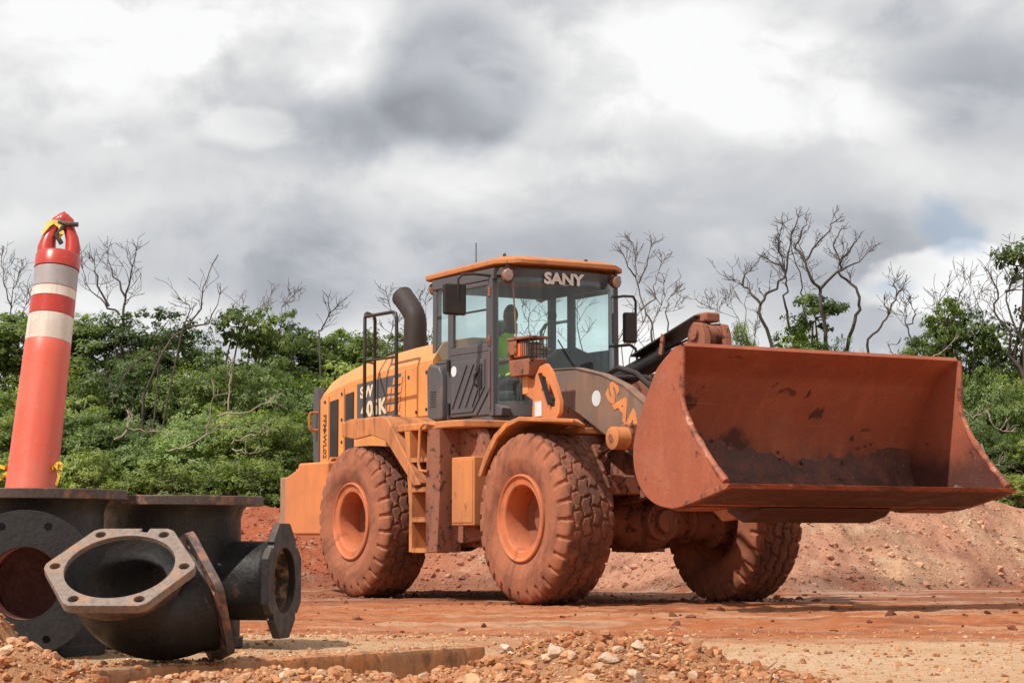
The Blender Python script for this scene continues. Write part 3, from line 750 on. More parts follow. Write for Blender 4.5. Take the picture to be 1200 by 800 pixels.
# ================================================================== worn concrete kerb
def kerb():
    V = []; Fc = []; n = 150
    prof = [(-0.012, -0.06), (0.0, 0.0), (0.002, 0.03), (0.003, 0.06), (0.005, 0.09), (0.010, 0.106), (0.030, 0.111), (0.07, 0.112), (0.11, 0.112), (0.14, 0.108), (0.15, 0.09), (0.152, -0.06)]
    for i in range(n + 1):
        t = -0.12 + 1.16 * i / n
        p = K0 + KD * (KL * t)
        for k, (d, z) in enumerate(prof):
            e = float(fbm(t * KL * 9, k * 0.9, 1.0, 4, 91)); e2 = float(fbm(t * KL * 40, k * 1.7, 1.0, 3, 92))
            chip = max(0.0, float(fbm(t * KL * 5 + 3, 0.5, 1.0, 3, 93)) - 0.22) * 0.05 if 3 <= k <= 7 else 0
            joint = 0.012 * math.exp(-(((t * KL) % 0.62 - 0.31) / 0.008) ** 2)
            dd = d + 0.002 * e + 0.003 * e2 + chip + joint
            V.append((p.x + KN.x * dd, p.y + KN.y * dd, z - chip * 0.6 + 0.004 * e2 - joint * 0.4))
    m = len(prof)
    for i in range(n):
        for k in range(m - 1):
            a = i * m + k; Fc.append((a, a + 1, a + m + 1, a + m))
    Fc.append(list(range(m))); Fc.append([n * m + k for k in range(m - 1, -1, -1)])
    b = MB(); b.add(V, Fc)
    m_, nt = new_mat('clay stained concrete')
    oc = nt.n('ShaderNodeTexCoord').outputs['Object']
    a1 = nt.noise(oc, 4, 6, 0.65); a2 = nt.noise(nt.vscale(oc, (11, 11, 7)), 1.0, 6, 0.65); a3 = nt.noise(oc, 70, 4, 0.7)
    c = nt.mix(nt.ramp(a1, 0.35, 0.65), (0.45, 0.185, 0.075), (0.34, 0.18, 0.10))
    c = nt.mix(nt.ramp(a2, 0.48, 0.62, 0, 0.85), c, (0.17, 0.09, 0.055))
    c = nt.mix(nt.ramp(a2, 0.44, 0.30, 0, 0.6), c, (0.58, 0.33, 0.17))
    c = nt.mix(nt.ramp(a3, 0.62, 0.72, 0, 0.8), c, (0.08, 0.05, 0.035))
    surf(nt, c, 0.9, 0, nt.math('ADD', a1, nt.math('MULTIPLY', a3, 0.7)), 0.6, 0.02, spec=0.2)
    o = b.build('concrete_kerb', m_, None, angle=50)
    tag(o, 'worn clay-stained concrete kerb half buried by the rubble', 'kerb')
kerb()
# ================================================================== the wheel loader (x forward, y to its left, z up)
LX, LY, LHEAD = 1.2437, 21.65, math.radians(31.34)
loader = empty('wheel_loader', (LX, LY, 0.0), LHEAD - PI / 2)
tag(loader, 'orange and grey articulated wheel loader with raised clay-stained bucket on the red haul road', 'wheel loader')
def L2W(x, y, z):
    return Matrix.Translation((LX, LY, 0)) @ Matrix.Rotation(LHEAD - PI / 2, 4, 'Z') @ Vector((x, y, z))
WB = 3.43; TRK = 1.09; WR = 0.80

# ---- wheel meshes
def tyre_mesh():
    side = [(0.235, 0.40), (0.262, 0.412), (0.280, 0.45), (0.296, 0.50), (0.304, 0.545), (0.3065, 0.56), (0.3045, 0.575), (0.304, 0.60), (0.300, 0.64),
            (0.295, 0.672), (0.289, 0.70), (0.281, 0.725), (0.270, 0.748), (0.257, 0.766), (0.242, 0.780)]
    tread = [(y, 0.790 + 0.014 * (1 - (y / 0.235) ** 2)) for y in np.linspace(0.23, -0.23, 43)]
    prof = [(a, b) for a, b in side] + tread + [(-a, b) for a, b in reversed(side)]
    prof = np.array(prof)
    N = 28; seg = N * 15
    th = np.linspace(0, 2 * PI, seg, endpoint=False)
    T, Yp = np.meshgrid(th, prof[:, 0], indexing='ij')
    Rr = np.broadcast_to(prof[:, 1], T.shape).copy()
    u = T / (2 * PI) * N
    tri = lambda q: 2 * np.abs(q - np.floor(q + 0.5))
    ay = np.abs(Yp)
    u = u + np.where(Yp > 0, 0.0, 0.5)                       # the two halves are staggered
    zig = 0.017 * (tri(u) * 2 - 1)
    def groove(d, wd): return 1 - sstep(wd * 0.42, wd, np.abs(d))
    PIT = 2 * PI * WR / N
    g = np.zeros_like(T)
    # circumferential zigzag grooves
    g = np.maximum(g, groove(Yp - 0.016 * (tri(T / (2 * PI) * N) * 2 - 1), 0.015))
    g = np.maximum(g, groove(ay - 0.105 - zig, 0.015))
    g = np.maximum(g, groove(ay - 0.190 + zig, 0.014) * 0.8)
    # cross grooves of the three rows
    def cross(off, skew, wd): 
        q = u + off + skew * ay / 0.1
        return groove((q - np.floor(q + 0.5)) * PIT, wd)
    g = np.maximum(g, np.where(ay < 0.105 + zig, cross(0.0, 0.18, 0.015), 0))
    g = np.maximum(g, np.where((ay >= 0.105 + zig) & (ay < 0.19 - zig), cross(0.5, 0.18, 0.015), 0))
    sh = sstep(0.665, 0.70, Rr)
    g = np.maximum(g, np.where(ay >= 0.19 - zig, cross(0.0, 0.10, 0.030) * sh, 0))
    depth = 0.028 * g
    jit = fbm(u * 1.0 + 50, Yp * 12 + 9, 1.0, 3, 5) * 0.006 * sstep(0.6, 0.7, Rr)
    ny = np.where(ay > 0.25, np.sign(Yp) * 0.45, 0.0)
    Rr = Rr - depth * np.where(ay > 0.25, 0.85, 1.0) + jit
    Y2 = Yp - ny * depth
    V = np.stack([Rr * np.cos(T), Y2, Rr * np.sin(T)], -1).reshape(-1, 3)
    m = len(prof)
    i = np.arange(seg)[:, None]; j = np.arange(m - 1)[None, :]
    a = i * m + j; b = ((i + 1) % seg) * m + j
    F = np.stack([a, b, b + 1, a + 1], -1).reshape(-1, 4)
    me = bpy.data.meshes.new('tyre'); me.from_pydata(V.tolist(), [], F.tolist())
    bm = bmesh.new(); bm.from_mesh(me); bmesh.ops.recalc_face_normals(bm, faces=bm.faces); bm.to_mesh(me); bm.free()
    finish(me, True, 40)
    me.materials.append(M['rubber'])
    return me
me_tyre = tyre_mesh()
rb = MB()   # outside of the wheel is -y
rb.lathe([(-0.20, 0.405), (-0.262, 0.412), (-0.283, 0.408), (-0.290, 0.396), (-0.284, 0.384), (-0.270, 0.374), (-0.262, 0.330), (-0.262, 0.318), (-0.252, 0.306), (-0.235, 0.300),
          (-0.10, 0.286), (0.05, 0.30), (0.235, 0.405), (0.262, 0.41)], 64, ax=(0, 1, 0))
me_rim = rb.mesh('rim', 30); me_rim.materials.append(M['rim'])
hb = MB()
hb.lathe([(-0.02, 0.292), (0.0, 0.26), (0.02, 0.22), (0.02, 0.15), (-0.03, 0.14), (-0.04, 0.125), (-0.045, 0.0)], 48, ax=(0, 1, 0))
for k in range(12):
    an = 2 * PI * k / 12
    c = Vector((0.185 * math.cos(an), 0, 0.185 * math.sin(an)))
    hb.cyl(c + Vector((0, -0.005, 0)), c + Vector((0, 0.04, 0)), 0.016, 6)
me_hub = hb.mesh('hub', 30); me_hub.materials.append(M['rim_inner'])
for (x, s, rot) in ((0, -1, 0.3), (-WB, -1, 1.1), (0, 1, 2.0), (-WB, 1, 0.7)):
    wh = empty('wheel', (x, s * TRK, WR)); wh.parent = loader
    wh.rotation_euler = (0, rot, 0) if s < 0 else (0, rot, PI)
    for nm, me in (('tyre', me_tyre), ('rim', me_rim), ('hub', me_hub)):
        link_obj(nm, me, None, wh)

# ---- axles
for x in (0, -WB):
    b = MB()
    b.lathe([(-0.98, 0.0), (-0.98, 0.24), (-0.80, 0.26), (-0.76, 0.20), (-0.55, 0.17), (-0.50, 0.21), (-0.46, 0.21), (-0.42, 0.165), (-0.30, 0.18), (-0.20, 0.25), (-0.08, 0.30),
             (0.08, 0.30), (0.20, 0.25), (0.30, 0.18), (0.42, 0.165), (0.46, 0.21), (0.50, 0.21), (0.55, 0.17), (0.76, 0.20), (0.80, 0.26), (0.98, 0.24), (0.98, 0.0)], 32, (x, 0, WR - 0.02), (0, 1, 0))
    b.cyl((x + 0.1, 0, WR), (x + 0.38, 0, WR - 0.02), 0.19, 20)
    b.cyl((x + 0.38, 0, WR - 0.02), (x + 0.45, 0, WR - 0.02), 0.11, 12)
    ax = b.build('axle', M['frame'], loader, 0.01)
    for k in range(8):
        an = 2 * PI * k / 8
        MB().cyl((x + 0.37, 0.14 * math.cos(an), WR + 0.14 * math.sin(an)), (x + 0.405, 0.14 * math.cos(an), WR + 0.14 * math.sin(an)), 0.018, 6).build('bolt', M['frame'], ax)

# ---- frames
b = MB()
b.prism([(-5.2, 0.85), (-4.6, 0.70), (-1.35, 0.52), (-1.05, 0.60), (-1.0, 1.15), (-1.35, 1.50), (-2.4, 1.70), (-5.2, 1.48)], -0.52, 0.52)
b.prism([(-2.75, 0.56), (-0.95, 0.52), (-0.90, 0.66), (-1.2, 0.75), (-2.75, 0.78)], -1.02, 1.02)        # belly carrier under the steps
b.box(-2.62, -1.32, -1.02, 1.02, 0.74, 1.70)
b.build('rear_frame', M['frame'], loader, 0.02)
b = MB()
for s in (-1, 1):
    b.prism([(-0.98, 0.62), (-0.4, 0.9), (0.40, 0.95), (0.60, 1.0), (0.62, 1.1), (0.35, 1.45), (0.10, 1.95), (-0.35, 2.22), (-0.82, 2.22), (-0.90, 1.7), (-0.62, 1.2), (-0.98, 1.1)], s * 0.30, s * 0.36)
b.box(-0.85, -0.2, -0.30, 0.30, 0.60, 1.15); b.box(-0.2, 0.5, -0.30, 0.30, 1.0, 1.15)
b.box(-0.70, 0.2, -0.30, 0.30, 1.15, 1.75)
b.box(-0.55, 0.50, -0.72, 0.72, 1.02, 1.20)
b.build('front_frame', M['frame'], loader, 0.015)
b = MB()
b.cyl((-1.0, 0, 0.5), (-1.0, 0, 1.35), 0.11, 20); b.cyl((-1.0, 0, 0.66), (-1.0, 0, 0.80), 0.22, 24); b.cyl((-1.0, 0, 1.08), (-1.0, 0, 1.22), 0.22, 24)
b.box(-1.4, -0.8, -0.2, 0.2, 0.60, 0.66); b.box(-1.4, -0.8, -0.2, 0.2, 1.22, 1.28)
b.build('articulation_joint', M['frame'], loader, 0.008)
for s in (-1, 1):
    b = MB(); b.cyl((-2.0, s * 0.42, 0.95), (-1.25, s * 0.42, 0.98), 0.065, 16)
    c = b.build('steering_cylinder', M['frame'], loader)
    MB().cyl((-1.25, s * 0.42, 0.98), (-0.72, s * 0.42, 1.0), 0.033, 12).build('rod', M['chrome'], c)

# ---- engine hood
def hood_section(x, top, seam, yb=0.80):
    r = 0.10
    return [(yb, 1.44), (yb, seam), (yb - 0.03, seam + 0.05), (yb - 0.13, top - 0.045), (yb - 0.24, top - 0.01), (0.3, top + 0.03), (-0.3, top + 0.03), (-(yb - 0.24), top - 0.01),
            (-(yb - 0.13), top - 0.045), (-(yb - 0.03), seam + 0.05), (-yb, seam), (-yb, 1.44)]
secs = []
for x, top, seam, yb in ((-5.42, 2.34, 2.14, 0.74), (-5.36, 2.40, 2.19, 0.78), (-5.25, 2.455, 2.235, 0.80), (-5.0, 2.52, 2.29, 0.80), (-4.6, 2.59, 2.355, 0.80), (-4.1, 2.645, 2.41, 0.80), (-3.5, 2.685, 2.45, 0.80), (-2.9, 2.71, 2.475, 0.80), (-2.68, 2.715, 2.48, 0.80)):
    secs.append([(x, y, z) for y, z in hood_section(x, top, seam, yb)])
b = MB(); m = len(secs[0])
vs = [p for s_ in secs for p in s_]; fs = []
for i in range(len(secs) - 1):
    for k in range(m):
        fs.append((i * m + k, i * m + (k + 1) % m, (i + 1) * m + (k + 1) % m, (i + 1) * m + k))
fs.append(list(range(m))); fs.append([(len(secs) - 1) * m + k for k in range(m - 1, -1, -1)])
b.add(vs, fs)
hood = b.build('hood', M['orange'], loader, 0.006, 2, 28)
# seams, louvre openings, service panels, fasteners: both sides
for s in (-1, 1):
    def ys(d): return s * (0.80 + d)
    def pl(x0, x1, z0, z1, d0, d1, nm, mat, bev=0.004, z0b=None, z1b=None):
        q = MB(); z0b = z0 if z0b is None else z0b; z1b = z1 if z1b is None else z1b
        q.prism([(x0, z0), (x1, z0b), (x1, z1b), (x0, z1)], ys(d0), ys(d1))
        return q.build(nm, mat, hood, bev)
    for (x0, x1) in ((-5.04, -4.84), (-4.66, -4.46)):
        o = pl(x0, x1, 1.50, 2.17 + (x0 + 5.04) * 0.16, 0.001, 0.012, 'louvre', M['black'], 0.003, None, 2.19 + (x0 + 5.04) * 0.16)
    # raised service panels leave dark seams between them
    for (x0, x1, z1a, z1c) in ((-5.20, -5.07, 2.215, 2.235), (-4.81, -4.69, 2.285, 2.31), (-3.24, -2.70, 2.43, 2.45)):
        pl(x0, x1, 1.47 if x1 < -4 else 1.90, z1a, 0.0, 0.014, 'service_panel', M['orange'], 0.006, None, z1c)
    pl(-4.43, -3.26, 1.47, 2.355, 0.0, 0.013, 'service_panel', M['orange'], 0.006, None, 2.42)
    for (x, z) in ((-5.15, 2.17), (-5.15, 1.84), (-4.73, 2.24), (-4.73, 1.7), (-3.17, 2.33), (-2.78, 2.36), (-3.0, 1.95), (-2.78, 1.97), (-4.73, 1.95)):
        MB().cyl((x, ys(0.010), z), (x, ys(0.022), z), 0.018, 10).build('latch', M['black'], hood)
    # dark trim at the rear corner
    q = MB(); q.prism([(-5.46, 1.46), (-5.33, 1.46), (-5.33, 2.20), (-5.40, 2.36), (-5.47, 2.30), (-5.50, 1.9)], s * 0.70, s * 0.806)
    q.build('rear_corner_trim', M['greycab'], hood, 0.012)
    # grab handles
    for (x, z0, z1) in ((-5.36, 1.86, 2.06), (-4.83, 1.28, 1.52)):
        MB().tube([(x, ys(0.0), z0), (x, ys(0.09), z0), (x, ys(0.11), z0 + 0.03), (x, ys(0.11), z1 - 0.03), (x, ys(0.09), z1), (x, ys(0.0), z1)], 0.016, 10).build('grab_handle', M['orange_dirty'], hood)
# rear grille
b = MB(); b.box(-5.50, -5.41, -0.69, 0.69, 1.48, 2.24); gr = b.build('rear_grille', M['black'], hood, 0.01)
for k in range(11):
    MB().box(-5.515, -5.495, -0.66, 0.66, 1.53 + k * 0.065, 1.555 + k * 0.065).build('slat', M['greycab'], gr)
# decal with the model number (right side is -y, read from the right: +x to the right)
dec = MB().prism([(-4.36, 1.93), (-3.42, 1.95), (-3.34, 2.385), (-4.36, 2.325)], -0.8135, -0.816).build('model_decal', M['greycab'], hood)
def side_text(body, x, z, size, mat, parent, y, xs=1.0, offset=0.0, ang=0.0, name='lettering', ex=0.002):
    Mx = frame_matrix((x, y, z), (math.cos(ang), 0, math.sin(ang)), (-math.sin(ang), 0, math.cos(ang)))
    return link_obj(name, text_mesh(body, size, Mx, xs, offset, ex), mat, parent)
side_text('SW', -4.13, 2.225, 0.17, M['letter_c'], dec, -0.819, 1.15, 0.006, 0.05)
side_text('405K', -3.96, 2.035, 0.235, M['letter_c'], dec, -0.819, 1.15, 0.009, 0.05)
q = MB()
for i in range(4):
    for j in range(3):
        x = -3.70 + j * 0.115 + i * 0.02; z = 1.985 + i * 0.095
        if i == 3 and j == 0: continue
        q.prism([(x, z), (x + 0.095, z + 0.006), (x + 0.113, z + 0.078), (x + 0.018, z + 0.072)], -0.816, -0.820)
q.build('lattice_print', M['orange'], dec)
side_text('PFM-WL02', -5.155, 1.78, 0.115, M['letter_k'], hood, -0.8165, 0.95, 0.002, -PI / 2)

# ---- counterweight
b = MB()
for s in (-1, 1):
    b.prism([(-5.02, 0.66), (-4.30, 0.66), (-4.22, 1.0), (-4.22, 1.46), (-4.95, 1.46), (-4.95, 1.40), (-5.10, 1.36), (-5.30, 1.30), (-5.30, 0.72)], s * 0.42, s * 1.25)
b.box(-5.30, -4.6, -0.42, 0.42, 0.76, 1.42)
cw = b.build('counterweight', M['cwt'], loader, 0.03, 3)
for s in (-1, 1):
    b = MB(); b.prism([(-5.295, s * 1.235), (-5.295, s * 0.30), (-5.53, s * 0.30), (-5.53, s * 1.10), (-5.46, s * 1.225)], 0.745, 1.315, 'xy'); b.build('bumper_block', M['tan_dirt'], cw, 0.02)
    for k in range(3):
        MB().box(-5.10 + k * 0.05, -5.06 + k * 0.05, s * 0.9, s * 1.2, 1.36 + k * 0.02, 1.40 + k * 0.02).build('step_cleat', M['cwt'], cw, 0.004)

# ---- exhaust stack: vertical pipe with a cut-back elbow
b = MB()
c0 = Vector((-3.86, -0.36, -0.085))
b.tube([c0 + Vector(p) for p in ((0, 0, 2.6), (0, 0, 2.9), (0, 0, 3.12), (-0.03, 0, 3.18), (-0.10, 0.0, 3.25), (-0.20, 0.0, 3.33), (-0.29, 0.0, 3.395))], [0.135, 0.128, 0.122, 0.122, 0.122, 0.122, 0.122], 28, False)
b.tube([c0 + Vector(p) for p in ((-0.29, 0.0, 3.395), (-0.10, 0.0, 3.25), (0, 0, 3.1), (0, 0, 2.7))], 0.112, 28, False)
b.lathe([(0.0, 0.108), (0.0, 0.125)], 28, c0 + Vector((-0.293, 0, 3.398)), (-0.29, 0, 0.205))
b.lathe([(0, 0.17), (0.03, 0.165), (0.05, 0.14)], 28, c0 + Vector((0, 0, 2.655)))
b.build('exhaust_stack', dusty('sooty exhaust steel', (0.026, 0.021, 0.02), (0.085, 0.05, 0.04), 0.35, 0.6, 3, 0.05), loader, 0, angle=50)
# intake and lifting eyes on the hood (far side)
MB().lathe([(0, 0.10), (0.18, 0.10), (0.2, 0.15), (0.30, 0.15), (0.33, 0.10), (0.33, 0.0)], 24, (-3.3, 0.45, 2.68)).build('air_intake', M['black'], loader)

# ---- handrail on the rear fender
b = MB()
A, B_, C = Vector((-3.60, -1.12, 0)), Vector((-3.86, -0.86, 0)), Vector((-2.92, -1.10, 0))
def zz(p, z): return (p.x, p.y, z)
b.tube([zz(A, 1.86), zz(A, 2.4), zz(A, 2.98), zz(A.lerp(B_, 0.08), 3.03), zz(A.lerp(B_, 0.2), 3.045), zz(B_.lerp(A, 0.12), 3.045), zz(B_, 3.00), zz(B_, 1.95), (B_.x, -0.80, 1.95)], 0.019, 10)
b.tube([zz(A.lerp(C, 0.01), 3.0), zz(C.lerp(A, 0.12), 3.0), zz(C.lerp(A, 0.03), 2.98), zz(C, 2.92), zz(C, 1.86)], 0.019, 10)
b.tube([zz(B_, 2.52), zz(A, 2.52), zz(C, 2.52)], 0.013, 8)
for p in (A, C): b.lathe([(0, 0.05), (0.02, 0.05), (0.03, 0.03)], 12, (p.x, p.y, 1.878))
b.build('handrail', M['black'], loader, 0, angle=50)
b = MB()
b.tube([(-3.6, 1.12, 1.86), (-3.6, 1.12, 2.95), (-3.5, 1.12, 3.02), (-3.0, 1.12, 3.02), (-2.92, 1.12, 2.95), (-2.92, 1.12, 1.86)], 0.019, 10)
b.tube([(-3.6, 1.12, 2.5), (-2.92, 1.12, 2.5)], 0.013, 8)
b.build('handrail', M['black'], loader, 0, angle=50)

# ---- rear fenders, platform
for s in (-1, 1):
    b = MB()
    b.sheet([(-3.62, 1.83), (-3.45, 1.86), (-2.72, 1.86), (-2.60, 1.82), (-2.50, 1.72), (-1.94, 1.16)], 0.04, s * 0.80, s * 1.38)
    b.prism([(-3.62, 1.70), (-3.62, 1.85), (-2.72, 1.88), (-2.58, 1.84), (-2.48, 1.74), (-1.90, 1.15), (-2.02, 1.14), (-2.62, 1.62), (-2.95, 1.69), (-3.3, 1.66)], s * 1.352, s * 1.386)
    b.prism([(-3.55, 1.42), (-3.3, 1.62), (-2.9, 1.66), (-2.55, 1.55), (-2.35, 1.40), (-2.35, 1.75), (-2.6, 1.84), (-3.55, 1.84)], s * 0.802, s * 0.84)
    b.build('rear_fender', M['orange_dirty'], loader, 0.012, 2)
    b = MB()
    b.prism([(-2.56, s * 0.70), (-2.56, s * 1.34), (-1.28, s * 1.36), (-1.18, s * 1.30), (-1.12, s * 1.12), (-1.12, s * 0.70)], 1.70, 1.775, 'xy')
    plat = b.build('platform', M['orange_dirty'], loader, 0.015)
    # skirt below the platform, step box and battery/tank box
    b = MB()
    b.prism([(-1.62, 0.56), (-1.55, 1.70), (-1.17, 1.70), (-0.98, 1.40), (-0.90, 1.05), (-0.92, 0.70), (-1.15, 0.60)], s * 1.02, s * 1.14)
    b.build('side_skirt', M['frame'], loader, 0.012)
    b = MB(); b.box(-1.42, -0.98, s * 1.13, s * 1.29, 0.74, 1.41)
    tb = b.build('tank_box', M['orange_dirty'], loader, 0.014)
    MB().box(-1.40, -1.0, s * 1.289, s * 1.297, 0.77, 1.38).build('tank_cover', M['orange_dirty'], tb, 0.004)
    # ladder
    lad = empty('ladder', (0, 0, 0)); lad.parent = loader
    b = MB(); b.prism([(-2.26, 1.70), (-2.16, 1.70), (-2.10, 1.0), (-2.10, 0.48), (-2.16, 0.48), (-2.16, 0.95)], s * 1.10, s * 1.36)
    b.build('stringer', M['orange_dirty'], lad, 0.005)
    b = MB(); b.prism([(-1.76, 1.70), (-1.52, 1.70), (-1.50, 1.2), (-1.56, 0.48), (-1.78, 0.48), (-1.80, 1.0)], s * 1.10, s * 1.372)
    b.build('stringer', M['frame'], lad, 0.005)
    for z, x0, x1 in ((1.40, -2.145, -1.77), (1.10, -2.12, -1.79), (0.80, -2.11, -1.78), (0.495, -2.11, -1.77)):
        b = MB(); b.box(x0, x1, s * 1.12, s * 1.355, z - 0.02, z + 0.02)
        for k in range(9):
            xx = x0 + 0.03 + k * (x1 - x0 - 0.06) / 8
            b.box(xx - 0.010, xx + 0.010, s * 1.32, s * 1.353, z + 0.02, z + 0.032)
        b.build('rung', M['orange_dirty'], lad, 0.004)
    MB().box(-2.10, -1.79, s * 1.125, s * 1.14, 0.50, 1.68).build('back_plate', M['frame'], lad, 0.003)
    MB().tube([(-1.62, s * 1.34, 1.74), (-1.80, s * 1.385, 1.76), (-1.86, s * 1.40, 1.72), (-1.87, s * 1.41, 1.35), (-1.83, s * 1.41, 1.29), (-1.72, s * 1.39, 1.28)], 0.016, 10).build('grab_rail', M['orange_dirty'], lad)

# ---- front fenders with lamp brackets
for s in (-1, 1):
    b = MB()
    b.sheet([(-0.74, 1.22), (-0.62, 1.40), (-0.44, 1.58), (-0.24, 1.68), (0.0, 1.725), (0.92, 1.66)], 0.035, s * 0.72, s * 1.37)
    b.prism([(-0.76, 1.21), (-0.64, 1.40), (-0.46, 1.59), (-0.25, 1.70), (0.0, 1.745), (0.94, 1.68), (0.94, 1.645), (0.0, 1.70), (-0.22, 1.65), (-0.40, 1.55), (-0.56, 1.38), (-0.70, 1.20)], s * 1.345, s * 1.385)
    b.v = [(x - 0.80 * max(0.0, min(1.0, x / 0.9)) * (1.385 - abs(y)) / 0.665 if x > 0 else x, y, z) for x, y, z in b.v]
    b.box(-0.25, 0.05, s * 0.36, s * 0.76, 1.60, 1.66)
    ff = b.build('front_fender', M['orange_dirty'], loader, 0.01, 2)
    q = empty('headlamp', (0, 0, 0)); q.parent = loader
    # bracket: flat plate with a long hole, leaning back
    outer = [(-0.22, 1.73), (-0.20, 2.02), (-0.17, 2.13), (-0.08, 2.23), (0.02, 2.25), (0.10, 2.18), (0.20, 2.02), (0.27, 1.88), (0.26, 1.78), (0.20, 1.72)]
    br = MB().prism(outer, s * 1.06, s * 1.10).build('bracket', M['cwt'], q)
    cutter = MB().prism([(-0.03, 2.14), (0.06, 2.11), (0.19, 1.91), (0.18, 1.84), (0.06, 1.83), (-0.05, 2.0)], s * 1.0, s * 1.16)
    cut(br, cutter)
    MB().bar((-0.05, s * 1.11, 2.16), (0.12, s * 1.11, 1.86), 0.05, 0.02).build('cable_loom', M['black'], q)
    MB().box(-0.16, -0.04, s * 1.10, s * 1.108, 1.76, 1.90).build('label_plate', M['sticker'], q)
    MB().box(-0.40, -0.30, s * 1.05, s * 1.10, 1.98, 2.18).build('bracket', M['orange'], q, 0.01)
    MB().prism([(-0.38, 1.985), (-0.18, 1.90), (-0.17, 2.10), (-0.30, 2.15)], s * 1.062, s * 1.092).build('bracket', M['cwt'], q, 0.006)
    MB().prism([(-0.50, 2.15), (-0.16, 2.15), (-0.13, 2.31), (-0.52, 2.31)], s * 0.98, s * 1.18).build('lamp_base', M['frame'], q, 0.012)
    # guard: back shell, roof, base and bars round the lamp
    g = MB(); g.box(-0.53, -0.50, s * 0.98, s * 1.18, 2.31, 2.50); g.box(-0.53, -0.13, s * 0.97, s * 1.19, 2.50, 2.525); g.box(-0.50, -0.38, s * 1.165, s * 1.18, 2.36, 2.50)
    gs = g.build('lamp_housing', M['frame'], q, 0.006)
    MB().box(-0.47, -0.26, s * 1.085, s * 1.16, 2.33, 2.48).build('turn_signal', M['amber'], q, 0.02, 3)
    MB().box(-0.45, -0.24, s * 0.99, s * 1.08, 2.33, 2.48).build('headlight_lens', M['lens'], q, 0.02, 3)
    MB().box(-0.262, -0.245, s * 1.087, s * 1.158, 2.335, 2.475).build('clear_lens', M['lens'], q, 0.01, 2)
    for k in range(6):
        yy = 0.985 + k * 0.0375
        MB().box(-0.145, -0.138, s * yy - 0.003, s * yy + 0.003, 2.31, 2.50).build('guard_bar', M['black'], q)
    for k in range(3):
        MB().box(-0.146, -0.139, s * 0.98, s * 1.18, 2.35 + k * 0.045, 2.357 + k * 0.045).build('guard_bar', M['black'], q)
    for k in range(5):
        xx = -0.30 + k * 0.035
        MB().box(xx - 0.003, xx + 0.003, s * 1.172, s * 1.178, 2.31, 2.50).build('guard_bar', M['black'], q)

# ---- cab
CABX, CABY = -0.10, 0.905
cab = empty('cab', (CABX, 0, 0)); cab.parent = loader; cab.scale = (1, CABY, 1)
CZ0, CZ1 = 1.79, 3.33
b = MB()
b.prism([(-2.66, 0.80), (-2.66, -0.80), (-1.44, -0.84), (-1.30, -0.66), (-1.22, -0.3), (-1.22, 0.3), (-1.30, 0.66), (-1.44, 0.84)], 1.778, 1.84, 'xy')
b.build('cab_floor', M['greycab'], cab, 0.01)
b = MB()   # lower rear wall and front sill
b.box(-2.68, -2.63, -0.78, 0.78, 1.84, 2.42)
b.box(-2.68, -2.62, -0.80, 0.80, 3.20, CZ1)
b.box(-1.42, -1.30, -0.80, 0.80, 3.255, CZ1)
for s in (-1, 1):
    b.bar((-2.64, s * 0.79, 1.84), (-2.63, s * 0.79, CZ1), 0.08, 0.08)
    b.box(-2.66, -1.40, s * 0.785, s * 0.845, 3.22, CZ1 + 0.002)
    b.box(-2.60, -2.285, s * 0.79, s * 0.84, 1.84, 2.43)
    b.box(-2.60, -2.33, s * 0.79, s * 0.838, 2.43, 2.46)
    b.bar((-2.31, s * 0.815, 1.84), (-2.31, s * 0.815, 3.23), 0.045, 0.055)
    b.bar((-1.44, s * 0.805, 1.84), (-1.46, s * 0.805, 3.26), 0.085, 0.085)
    b.prism([(-1.48, 1.84), (-1.28, 1.84), (-1.26, 1.92), (-1.40, 1.96), (-1.48, 1.96)], s * 0.70, s * 0.82)
b.build('cab_frame', M['greycab'], cab, 0.012, 2)
# front sill under the windscreen, follows the curve
def wx(y, z=2.5): return -1.42 + 0.215 * (1 - abs(y / 0.80) ** 3.5) + (2.6 - z) * 0.015
ysamp = [(-0.79 + 1.58 * k / 28) for k in range(29)]
def curved(zs, off=0.0, th=0.008, yr=None):
    yy = ysamp if yr is None else yr
    q = MB(); vs = []; n = len(yy)
    for z in zs:
        for d in (0.0, th):
            vs += [(wx(y, z) + off - d, y, z) for y in yy]
    fs = []
    for i in range(len(zs) - 1):
        for k in range(n - 1):
            a = i * 2 * n + k
            fs.append((a, a + 1, a + 2 * n + 1, a + 2 * n))
            c = a + n
            fs.append((c + 1, c, c + 2 * n, c + 2 * n + 1))
    for k in range(n - 1):
        fs.append((k + 1, k, k + n, k + n + 1))
        t = (len(zs) - 1) * 2 * n + k
        fs.append((t, t + 1, t + n + 1, t + n))
    return q.add(vs, fs)
curved([1.84, 1.99], 0.0, 0.05).build('front_sill', M['greycab'], cab)
curved([3.20, 3.33], -0.004, 0.04).build('front_header', M['greycab'], cab)
curved([1.97, 2.3, 2.6, 2.9, 3.24], 0.006).build('windscreen', M['glass'], cab)
# SANY on the top of the windscreen
Mx = frame_matrix((wx(0) + 0.014, -0.06, 3.235), (0, 1, 0), (0.015, 0, 1))
link_obj('lettering', text_mesh('SANY', 0.155, Mx, 1.32, 0.007, 0.002), M['letter_w'], cab)
